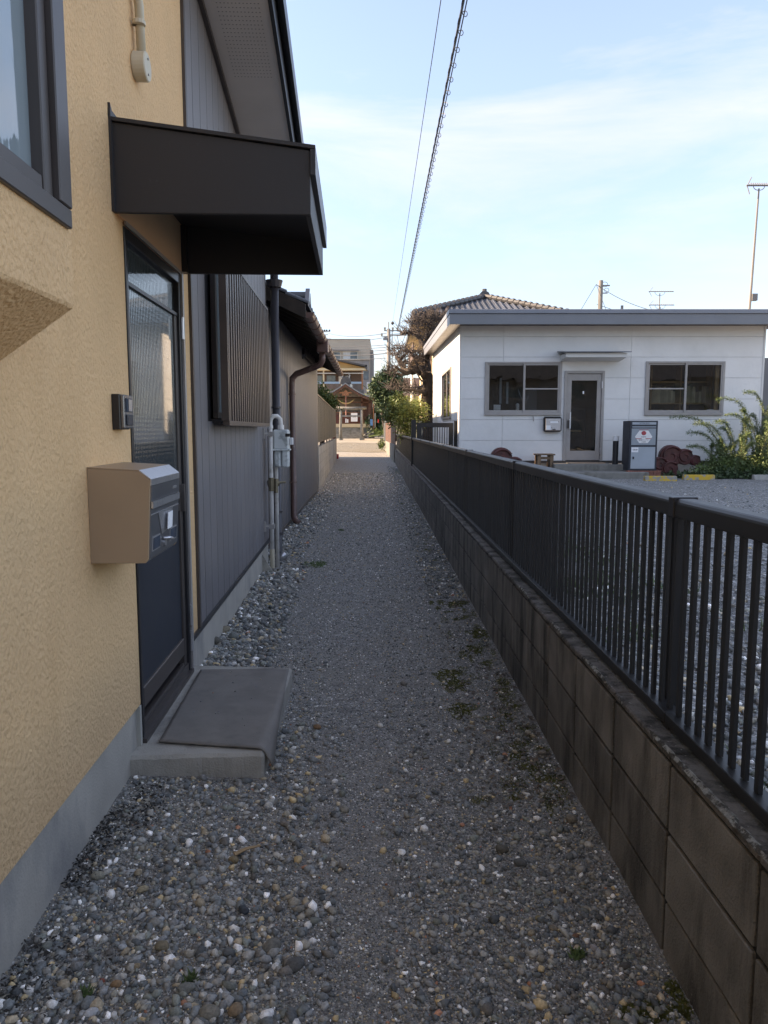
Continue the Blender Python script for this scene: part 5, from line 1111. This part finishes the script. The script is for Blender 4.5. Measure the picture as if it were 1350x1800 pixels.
B('balcony_edge', 'white_post', ap, X(575, Y8), X(650, Y8), -.5, -.01, Z(633, Y8), Z(631.5, Y8))
for a, b_ in ((576, 600), (603.5, 630)):
    w_ = MB().box(X(a, Y8), X(b_, Y8), -.06, -.01, Z(631.5, Y8), Z(616, Y8)).build('window', 'white_post', ap)
    B('hood', 'apart_dark', w_, X(a, Y8) - .1, X(b_, Y8) + .1, -.4, -.061, Z(617, Y8), Z(615, Y8))
    n_ = 4
    for k in range(2):
        xa = a + 1 + k * (b_ - a - 2) / 2; xb = xa + (b_ - a - 2) / 2 - .6
        B('pane', ('far_glass' if (k == 1) else 'curtain'), w_, X(xa, Y8), X(xb, Y8), -.08, -.061, Z(631, Y8), Z(618, Y8))
    B('glazing_bar', 'white_post', w_, X(a, Y8), X(b_, Y8), -.1, -.081, Z(624.5, Y8), Z(623.5, Y8))
B('drain_pipe', 'white_post', ap, X(635, Y8), X(635.8, Y8), -.12, -.01, Z(632, Y8), Z(616, Y8))
for a, b_ in ((640, 648),): B('side_window', 'far_glass', ap, X(a, Y8), X(b_, Y8), -.36, -.301, Z(668, Y8), Z(652, Y8)); B('side_window', 'curtain', ap, X(640, 74), X(648, 74), -.36, -.301, Z(690, Y8), Z(672, Y8))
B('roof_rail', 'wire', ap, X(560, Y8), X(574, Y8), 3, 3.05, Z(596, Y8), Z(594.6, Y8))

fb = thing('back_building', 'pale building glimpsed between the shrine and the dark tree', 'building', (0, 80, 0))
B('wall', 'cream', fb, X(653, 80), X(675, 80), 0, 5, 0, Z(700, 80)); B('window', 'far_glass', fb, X(664, 80), X(670, 80), -.05, -.001, Z(735, 80), Z(715, 80)); B('roof', 'apart_dark', fb, X(652, 80), X(677, 80), -.4, 5, Z(700, 80), Z(696, 80))

# ------------------------------------------------------------ POLES AND WIRES
pl = thing('utility_pole', 'tall concrete utility pole with crossarms above the dark green tree', 'utility pole', (X(683, 55), 55, 0))
zt2 = Z(566, 55)
MB().tube([(.02, 0, 0), (0, 0, Z(578, 55))], [.19, .13], 12).build('pole', 'pole', pl, smooth=True); MB().tube([(0, 0, Z(578, 55)), (0, 0, zt2)], .035, 6).build('top_spike', 'pole', pl)
B('crossarm', 'pole', pl, -.32, .75, -.05, .05, Z(582, 55), Z(580.5, 55)); B('crossarm', 'pole', pl, .1, 1.3, -.05, .05, Z(590, 55), Z(588, 55)); B('crossarm', 'pole', pl, -.45, .2, -.05, .05, Z(592, 55), Z(591, 55))
MB().tube([(.26, -.1, Z(655, 55)), (.26, -.1, Z(580, 55))], .03, 6).build('side_conduit', 'pole', pl)
for i in range(9): 
    z = Z(600 + i * 5, 55); MB().tube([(.0, -.08, z), (.26, -.1, z + .2)], .015, 4).build('step_bolt', 'pole', pl)
for x, z in ((-.5, 589), (-.25, 594), (.65, 578.5), (.9, 587), (1.2, 585), (-.28, 578.5), (.3, 578.5)): MB().tube([(x, 0, Z(z, 55) - .1), (x, 0, Z(z, 55) + .12)], [.06, .09], 8).build('insulator', 'grey_plate', pl)
B('junction_box', 'grey_plate', pl, -.4, -.12, -.15, .1, Z(598, 55), Z(594, 55)); B('closure', 'wire', pl, .35, .75, -.12, 0, Z(608, 55), Z(606, 55))
p2 = thing('utility_pole', 'distant utility pole top showing above the apartment block at left', 'utility pole', (X(564.5, 105), 105, 0))
MB().tube([(0, 0, 0), (0, 0, Z(575, 105))], [.2, .14], 10).build('pole', 'pole', p2); B('crossarm', 'pole', p2, -.6, 1.3, -.05, .05, Z(583, 105), Z(581.5, 105)); B('crossarm', 'pole', p2, .1, 1.1, -.05, .05, Z(589, 105), Z(588, 105))
for x in (-.6, -.3, .5, .8, 1.2): B('insulator', 'wire', p2, x, x + .2, -.1, .1, Z(583, 105), Z(579.5, 105))
MB().prism([(-.75, 0, Z(584, 105)), (-.1, 0, Z(579, 105)), (-.1, 0, Z(584, 105))], (0, .1, 0)).build('bracket', 'wire', p2)
p3 = thing('utility_pole', 'utility pole with stay wires rising behind the office roof', 'utility pole', (X(1048, 38), 38, 0))
MB().tube([(0, 0, 0), (0, 0, Z(493, 38))], [.16, .11], 10).build('pole', 'pole', p3); B('crossarm', 'pole', p3, .1, .45, -.04, .04, Z(503, 38), Z(501, 38)); B('crossarm', 'pole', p3, .05, .35, -.04, .04, Z(516, 38), Z(514.5, 38))
MB().tube([(.2 + .15 * math.cos(a), 0, Z(500, 38) + .12 * math.sin(a)) for a in [math.pi * k / 6 for k in range(13)]], .012, 4).tube([(.3 + .12 * math.cos(a), 0, Z(510, 38) + .1 * math.sin(a)) for a in [math.pi * k / 6 for k in range(13)]], .012, 4).build('wire_loop', 'wire', p3)
st_ = MB().tube([(X(1086, 38), 38, 3.0), (X(1086, 38), 38, Z(537, 38))], .07, 8).build('vent_pipe', 'pole'); tag(st_, 'short grey pipe top just above the office roof', 'pipe')
def wire(label, p0, p1, r_=.012, sag=0, n_=12, group=None, name='wire', m='wire'):
    p0, p1 = Vector(p0), Vector(p1); pts = [p0.lerp(p1, i / n_) - Vector((0, 0, sag * 4 * (i / n_) * (1 - i / n_))) for i in range(n_ + 1)]
    o = MB().tube(pts, r_, 5).build(name, m); tag(o, label, 'wire', group); return o
a0 = P(1048, 500, 38)
wire('left stay wire of the pole behind the office roof', a0, P(1012, 560, 38), .012); wire('steep right stay wire of the pole behind the office roof', a0, P(1068, 552, 36), .012)
wire('wire running from the office roof pole down to the antennas', a0, P(1180, 552, 34), .014, .25)
wire('low wire from the office roof pole towards the short pipe', P(1049, 535, 38), P(1082, 546, 38), .012)
pa = Vector((X(683, 55), 55, 0))
WL = ['topmost of the wires strung left from the tall utility pole', 'second highest wire strung left from the tall utility pole', 'third wire down strung left from the tall utility pole', 'wire just under the third one left of the tall pole', 'fifth wire down left of the tall utility pole', 'thicker wire sixth down left of the tall utility pole', 'lowest of the wires strung left from the tall utility pole']
for i, (y0, y1) in enumerate(((585, 583), (592, 592), (606, 606), (610, 611), (615, 616), (621, 622), (629, 629))):
    e = P(564.5, y1 - 2, 105) if i < 2 else P(560, y1 + 1, 92)
    wire(WL[i], (pa.x, 55, Z(y0, 55)), e, .022 if i != 5 else .035, .5 if i < 2 else .15, 14, 'wires strung left from the tall pole')
# guy lines down from the crossarm
wire('stay line slanting down right of the tall utility pole', P(712, 590, 55), P(690, 650, 55), .02); wire('second stay line slanting below the crossarm of the tall pole', P(698, 590, 55), P(706, 625, 55), .02)
wire('thin stay line down left of the tall utility pole', P(680, 640, 55), P(668, 690, 55), .015)
# overhead lines along the alley
q0 = P(700, 574, 55); q1 = P(815, 0, 9.0); dirv = (q1 - q0)
wc = thing('spiral_cable', 'thick overhead cable wrapped in hanging spiral loops above the alley', 'cable')
ext = q0 + dirv * 1.6
MB().tube([q0, q1, ext], .016, 6).build('cable', 'cable', wc); MB().tube([q0 + Vector((.03, 0, -.02)), q1 + Vector((.035, 0, -.02)), ext], .008, 5).build('messenger_wire', 'cable', wc)
L_ = dirv.length; pitch = .47; nl = int(L_ * 1.1 / pitch); u = dirv.normalized(); sdv = u.cross(Vector((0, 0, 1))).normalized(); upv = sdv.cross(u)
pts = []
for k in range(nl * 12):
    s_ = k / 12 * pitch; a = 2 * math.pi * k / 12; pts.append(q0 + u * (s_ + .06 * math.sin(a)) + sdv * (.045 * math.cos(a) - .025) + upv * (.05 * math.sin(a) - .03))
MB().tube(pts, .0055, 4, cap=False).build('spiral_hanger', 'cable', wc)
q2 = P(690, 568, 55); q3 = P(775, 0, 9.5)
wr = wire('thin single overhead wire left of the spiral cable', q2, q2 + (q3 - q2) * 1.5, .006, 0, 3, name='wire')
bm_ = bmesh.new(); bmesh.ops.create_uvsphere(bm_, u_segments=10, v_segments=8, radius=.12); me = bpy.data.meshes.new('insulator_ball'); bm_.to_mesh(me); bm_.free(); me.materials.append(MATS['wire']); ib = bpy.data.objects.new('insulator_ball', me); C.objects.link(ib); ib.location = q2; ib.parent = wr

# ------------------------------------------------------------ GRAVEL STONES
ICO = bmesh.new(); bmesh.ops.create_icosphere(ICO, subdivisions=1, radius=1); ICO.verts.ensure_lookup_table()
IV = np.array([v_.co[:] for v_ in ICO.verts]); IF = np.array([[v_.index for v_ in f_.verts] for f_ in ICO.faces]); ICO.free()
PAL = np.array([(.06, .066, .07), (.085, .095, .10), (.11, .12, .125), (.14, .145, .15), (.17, .17, .165), (.12, .13, .12), (.09, .085, .08), (.2, .195, .185), (.24, .20, .15), (.30, .23, .14), (.42, .42, .42), (.55, .55, .56), (.25, .12, .08), (.16, .15, .13)])
PW = np.array([10, 13, 14, 12, 9, 7, 8, 7, 4, 2.5, 3.6, 2.2, .5, 8]); PW = PW / PW.sum()
def stones(name, pos, size, flat=(.45, .9), embed=.25, parent=None, darken=1.0, variants=40, white=None):
    n = len(pos); V = []
    base = []
    for k in range(variants):
        q = IV * (1 + rng.normal(0, .2, (12, 1))) + rng.normal(0, .1, IV.shape); base.append(q)
    base = np.array(base)[rng.integers(0, variants, n)]
    sc_ = np.c_[rng.uniform(.75, 1.35, n), rng.uniform(.6, 1.0, n), rng.uniform(*flat, n)] * size[:, None] * .5
    a = rng.uniform(0, 2 * np.pi, n); tx = rng.normal(0, .3, n)
    v_ = base * sc_[:, None, :]
    y_ = v_[..., 1] * np.cos(tx)[:, None] - v_[..., 2] * np.sin(tx)[:, None]; z_ = v_[..., 1] * np.sin(tx)[:, None] + v_[..., 2] * np.cos(tx)[:, None]
    x_ = v_[..., 0]; v_ = np.stack([x_ * np.cos(a)[:, None] - y_ * np.sin(a)[:, None], x_ * np.sin(a)[:, None] + y_ * np.cos(a)[:, None], z_], -1)
    p = pos.copy(); p[:, 2] += sc_[:, 2] * (1 - 2 * embed); v_ = v_ + p[:, None, :]
    fc = (IF[None] + (np.arange(n) * 12)[:, None, None]).reshape(-1, 3)
    cl = PAL[rng.choice(len(PAL), n, p=PW)] * rng.uniform(.7, 1.3, (n, 1)) * darken * 2.3 * np.array([1.04, 1.0, .94])
    return mesh_np(name, v_.reshape(-1, 3), fc, 'pebble', parent, col=np.repeat(cl, 12, 0))
def scatter(n, yr, fn_c, smin, smax, ex=2.2):
    """n stones; fn_c(n) gives the position across the path 0..1"""
    y0, y1 = yr; u_ = rng.random(n); y = 1 / (1 / y0 + (1 / y1 - 1 / y0) * u_)     # denser near the viewer
    c = fn_c(n); lx = np.array([leftX(t_) for t_ in y]); wx = np.array([wallX(t_) for t_ in y]); x = lx + c * (wx - lx)
    s = smin + (smax - smin) * rng.random(n) ** ex; s = np.maximum(s, .0022 + .0013 * y)
    z = np.array([hgt(a, b_) for a, b_ in zip(x, y)])
    ok = ~((x < -.49) & (y > 2.82) & (y < 4.0))
    return np.c_[x, y, z][ok], s[ok]
def across(lo, hi, k): return lambda n: np.clip(lo + (hi - lo) * (rng.random(n) ** k), .005, .995)
P1, S1 = scatter(72000, (1.3, 24), lambda n: rng.random(n), .003, .0095, 1.8)
P2, S2 = scatter(12000, (1.3, 5.0), across(.02, .42, 1.3), .007, .024, 3.2)
P3, S3 = scatter(10000, (1.3, 8), lambda n: 1 - .02 - .38 * rng.random(n) ** 1.25, .007, .02, 3)
P4, S4 = scatter(4200, (3.9, 17), lambda n: .01 + .22 * rng.random(n) ** 1.6, .014, .045, 1.6)
P5, S5 = scatter(2500, (6, 28), lambda n: 1 - .01 - .16 * rng.random(n) ** 1.4, .014, .035, 1.8)
P6, S6 = scatter(1500, (1.3, 3.4), across(.03, .5, .9), .018, .038, 2.0)
P7, S7 = scatter(700, (1.3, 3.4), lambda n: 1 - .03 - .4 * rng.random(n), .018, .034, 2.2)
o = stones('gravel_stones', np.concatenate([P1, P2, P3, P4, P5, P6, P7]), np.concatenate([S1, S2, S3, S4, S5, S6, S7])); tag(o, 'mixed grey gravel strewn over the alley', 'gravel', kind='stuff')
# gravel of the lot seen through the fence
n = 9000; yy = 1 / (1 / 1.2 + (1 / 13 - 1 / 1.2) * rng.random(n)); xx = np.array([wallX(t_) for t_ in yy]) + .16 + rng.random(n) ** 1.3 * (1.2 + yy * .5)
ss = np.maximum(.012 + .03 * rng.random(n) ** 2, .0022 * yy)
o = stones('lot_gravel_stones', np.c_[xx, yy, LOT + .003 + 0 * yy], ss, darken=1.2); tag(o, 'pale grey gravel of the parking lot behind the fence', 'gravel', kind='stuff')
# single stones one can pick out: (px, py, width px, colour, label)
def gpt(px, py, z=0.0):
    a = (px - 675) / 1300; v_ = -(py - 900) / 1300
    d = Vector((a, math.cos(PITCH) + v_ * math.sin(PITCH), -math.sin(PITCH) + v_ * math.cos(PITCH))); t_ = (z - EYE) / d.z; return Vector((0, 0, EYE)) + d * t_
SING = [(478, 1668, 44, (.20, .19, .165), 'large grey brown stone low in the picture left of centre'), (518, 1700, 40, (.12, .12, .115), 'dark rounded stone just right of the large grey brown one'),
 (368, 1785, 46, (.24, .22, .18), 'pale angular stone at the bottom edge'), (415, 1782, 36, (.28, .20, .13), 'tan stone at the bottom edge beside the pale one'), (328, 1745, 36, (.20, .2, .18), 'grey speckled stone above the tan one at the bottom edge'),
 (286, 1672, 30, (.22, .18, .12), 'brownish oval stone near the lower left'), (333, 1682, 22, (.38, .34, .28), 'pale buff stone with a pointed top'), (250, 1352, 32, (.2, .17, .12), 'rounded brown stone at the corner of the door step and foundation'),
 (431, 1362, 22, (.07, .09, .12), 'bluish stone in front of the concrete door step'), (484, 1328, 22, (.24, .23, .2), 'rounded grey stone at the curled corner of the mat'), (252, 1571, 26, (.36, .3, .2), 'orange tan flat stone on the left gravel'),
 (172, 1550, 28, (.30, .28, .22), 'flat buff stone near the yellow wall'), (410, 1515, 24, (.25, .19, .11), 'tan stone beside a broken twig'), (428, 1603, 26, (.06, .07, .08), 'dark shiny stone in the lower left gravel'),
 (284, 1620, 14, (.5, .5, .5), 'round white pebble in the left gravel'), (240, 1705, 20, (.32, .24, .15), 'sandy stone in the lower left corner'), (160, 1788, 30, (.5, .5, .5), 'jagged white stone in the lower left corner'),
 (232, 1650, 16, (.34, .3, .22), 'small buff stone near the bluish ones'), (216, 1670, 20, (.45, .48, .5), 'white blue stone near the foundation'), (180, 1728, 14, (.3, .08, .05), 'small red stone in the lower left gravel'),
 (205, 1735, 22, (.33, .2, .11), 'orange brown stone beside the small red one'), (883, 1498, 28, (.12, .11, .09), 'dark brown stone in the right gravel'), (914, 1524, 28, (.13, .13, .125), 'smooth grey stone in the right gravel'),
 (1005, 1455, 26, (.24, .21, .17), 'flat tan slate lying near the block wall'), (838, 1592, 18, (.45, .43, .4), 'whitish stone in the middle right gravel'), (954, 1331, 18, (.28, .24, .2), 'pinkish stone leaning near the block wall'),
 (1044, 1680, 22, (.38, .34, .33), 'pale pinkish stone near the bottom right'), (972, 1640, 20, (.24, .2, .15), 'light brown stone in the lower right gravel'), (946, 1620, 16, (.3, .24, .13), 'yellowish stone in the lower right gravel'),
 (1012, 1655, 16, (.28, .15, .1), 'rusty stone in the lower right gravel'), (710, 1202, 16, (.24, .22, .2), 'lone pale stone in the middle of the path'), (558, 1280, 18, (.28, .17, .1), 'orange stone right of the door step'), (394, 1116, 26, (.26, .22, .16), 'brown cobble in the row along the dark siding'),
 (377, 1138, 30, (.13, .12, .1), 'dark cobble just past the door step'), (410, 1126, 22, (.2, .21, .19), 'greenish grey cobble beside the brown cobble'), (1098, 1712, 24, (.12, .11, .1), 'flat dark stone near the mossy bottom corner'), (1110, 1620, 14, (.3, .3, .3), 'small pale pebble at the foot of the wall')]
for px, py, wpx, col, lab in SING:
    p = gpt(px, py); s = wpx / 1300 * p.y * 1.08
    q = IV * (1 + rng.normal(0, .12, (12, 1))) + rng.normal(0, .06, IV.shape)
    q = q * np.array([.55, .42, rng.uniform(.28, .42)]) * s; a = rng.uniform(-.6, .6); c_, s_ = math.cos(a), math.sin(a)
    q = np.c_[q[:, 0] * c_ - q[:, 1] * s_, q[:, 0] * s_ + q[:, 1] * c_, q[:, 2]]
    o = mesh_np('stone', q, IF, 'pebble', None, smooth=True, col=np.repeat(np.array([col]), 12, 0)); o.location = (p.x, p.y, hgt(p.x, p.y) + s * .17)
    md = o.modifiers.new('s', 'SUBSURF'); md.levels = md.render_levels = 2
    tag(o, lab, 'stone')
# fallen leaves and moss along the foot of the wall
n = 620; yy = 1 / (1 / 2.6 + (1 / 10 - 1 / 2.6) * rng.random(n)); cc = 1 - .01 - .2 * rng.random(n) ** 1.5
xx = np.array([leftX(a) + c_ * (wallX(a) - leftX(a)) for a, c_ in zip(yy, cc)]); zz = np.array([hgt(a, b_) for a, b_ in zip(xx, yy)]) + .008
d = rng.normal(0, 1, (n, 3)); d[:, 2] *= .25; d /= np.linalg.norm(d, axis=1)[:, None]; u_ = np.cross(d, np.array([0, 0, 1.0]) + rng.normal(0, .3, (n, 3))); u_ /= np.linalg.norm(u_, axis=1)[:, None]; s_ = rng.uniform(.008, .02, n)[:, None]
c_ = np.c_[xx, yy, zz]; up_ = np.array([0, 0, 1.0]) * s_ * .18
v_ = np.stack([c_ - d * s_, c_ + u_ * s_ * .45 + up_, c_ + d * s_, c_ - u_ * s_ * .45 + up_], 1).reshape(-1, 3)
o = mesh_np('fallen_leaves', v_, np.arange(n)[:, None] * 4 + np.array([[0, 1, 2, 3]]), 'litter'); tag(o, 'dry brown leaves fallen along the foot of the block wall', 'leaf litter', kind='stuff')
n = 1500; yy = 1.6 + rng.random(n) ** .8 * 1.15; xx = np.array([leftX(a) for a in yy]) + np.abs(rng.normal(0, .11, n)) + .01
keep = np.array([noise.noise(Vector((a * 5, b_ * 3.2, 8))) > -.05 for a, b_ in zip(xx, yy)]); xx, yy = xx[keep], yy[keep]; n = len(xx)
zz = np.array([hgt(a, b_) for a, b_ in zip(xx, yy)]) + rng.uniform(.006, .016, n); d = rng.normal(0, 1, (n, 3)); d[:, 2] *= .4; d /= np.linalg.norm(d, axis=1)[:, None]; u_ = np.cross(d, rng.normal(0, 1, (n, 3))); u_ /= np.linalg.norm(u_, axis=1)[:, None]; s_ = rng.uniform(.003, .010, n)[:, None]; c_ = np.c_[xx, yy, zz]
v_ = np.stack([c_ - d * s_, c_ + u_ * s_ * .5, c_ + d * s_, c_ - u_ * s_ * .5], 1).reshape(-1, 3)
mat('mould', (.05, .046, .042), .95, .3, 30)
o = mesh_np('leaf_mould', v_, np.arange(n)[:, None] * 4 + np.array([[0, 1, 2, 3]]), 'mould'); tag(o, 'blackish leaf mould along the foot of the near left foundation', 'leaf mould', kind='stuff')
def moss(name, label, spots, dens=9000, m='moss', h=.01):
    P_ = []
    for px, py, rx_, ry_, k in spots:
        if px > 10: p = gpt(px, py); rr = rx_ / 1300 * p.y
        else: p = Vector((px, py, 0)); rr = rx_
        ry2 = ry_
        for _ in range(k):
            a = random.uniform(0, 2 * math.pi); r_ = math.sqrt(random.random()) * (.7 + .5 * noise.noise(Vector((math.cos(a) * 2, math.sin(a) * 2, px))))
            x = p.x + rr * r_ * math.cos(a); y = p.y + ry2 * r_ * math.sin(a)
            if x > wallX(y) - .005: continue
            P_.append((x, y, hgt(x, y)))
    P_ = np.array(P_); n = len(P_); d = rng.normal(0, .6, (n, 3)); d[:, 2] = np.abs(d[:, 2]) + .6; d /= np.linalg.norm(d, axis=1)[:, None]
    sd = np.cross(d, rng.normal(0, 1, (n, 3))); sd /= np.linalg.norm(sd, axis=1)[:, None]; hh = rng.uniform(.6, 1.5, n)[:, None] * h
    v = np.stack([P_ - sd * h * .28, P_ + sd * h * .28, P_ + d * hh], 1).reshape(-1, 3)
    o = mesh_np(name, v, np.arange(n)[:, None] * 3 + np.array([[0, 1, 2]]), m); tag(o, label, 'moss', kind='stuff'); return o
random.seed(11); ms = [(1140, 1790, 70, .05, 5000), (1195, 1765, 30, .08, 2600)]
for _ in range(95):
    yy_ = 1 / (1 / 2.6 + (1 / 14 - 1 / 2.6) * random.random()); xx_ = wallX(yy_) - abs(random.gauss(0, .13)) - .03; a_ = P(675, 755, 1)
    ms.append((xx_, yy_, random.uniform(.02, .07), random.uniform(.03, .16), random.randint(150, 600)))
for px_, py_ in ((800, 1205), (785, 1185), (812, 1250), (800, 1065), (845, 1120)):
    p_ = gpt(px_, py_); ms.append((p_.x, p_.y, .1, .14, 2600))
moss('moss', 'dark green moss patches between the gravel and the block wall', ms, h=.006)
moss('grass_sprigs', 'thin green sprigs in the gravel beside the downpipe', [(555, 992, 30, .25, 260), (600, 932, 6, .1, 90), (150, 1755, 14, .02, 70), (335, 1730, 12, .02, 60), (1015, 1690, 16, .03, 60), (720, 850, 8, 2.2, 300), (700, 830, 8, 2, 200)], m='leaf_weed', h=.022)
n = 700; yy = 1.4 + rng.random(n) * 6; xx = np.array([wallX(t_) for t_ in yy]) + .2 + rng.random(n) ** 2 * 1.0; P_ = []
for a, b_ in zip(xx, yy):
    if noise.noise(Vector((a * 1.5, b_ * 1.2, 4))) > .02:
        for _ in range(8): P_.append((a + random.gauss(0, .03), b_ + random.gauss(0, .03), LOT))
P_ = np.array(P_); n = len(P_); d = rng.normal(0, .5, (n, 3)); d[:, 2] = 1; d /= np.linalg.norm(d, axis=1)[:, None]; sd_ = np.cross(d, rng.normal(0, 1, (n, 3))); sd_ /= np.linalg.norm(sd_, axis=1)[:, None]
v_ = np.stack([P_ - sd_ * .004, P_ + sd_ * .004, P_ + d * rng.uniform(.03, .09, n)[:, None]], 1).reshape(-1, 3)
o = mesh_np('lot_weeds', v_, np.arange(n)[:, None] * 3 + np.array([[0, 1, 2]]), 'leaf_weed'); tag(o, 'sparse green weeds in the lot gravel behind the fence', 'weeds', kind='stuff')
tg = MB().tube([gpt(412, 1502, .015), gpt(432, 1492, .02), gpt(458, 1486, .02)], [.007, .006, .003], 5).build('broken_twig', 'interior_wood'); tag(tg, 'pale broken twig lying in the left gravel', 'twig')
n = 26; o = stones('grit_on_mat', np.c_[rng.uniform(-.9, -.52, n), rng.uniform(2.97, 3.84, n), np.full(n, .114)], rng.uniform(.004, .011, n)); tag(o, 'bits of grit lying on the rubber mat', 'grit', kind='stuff')
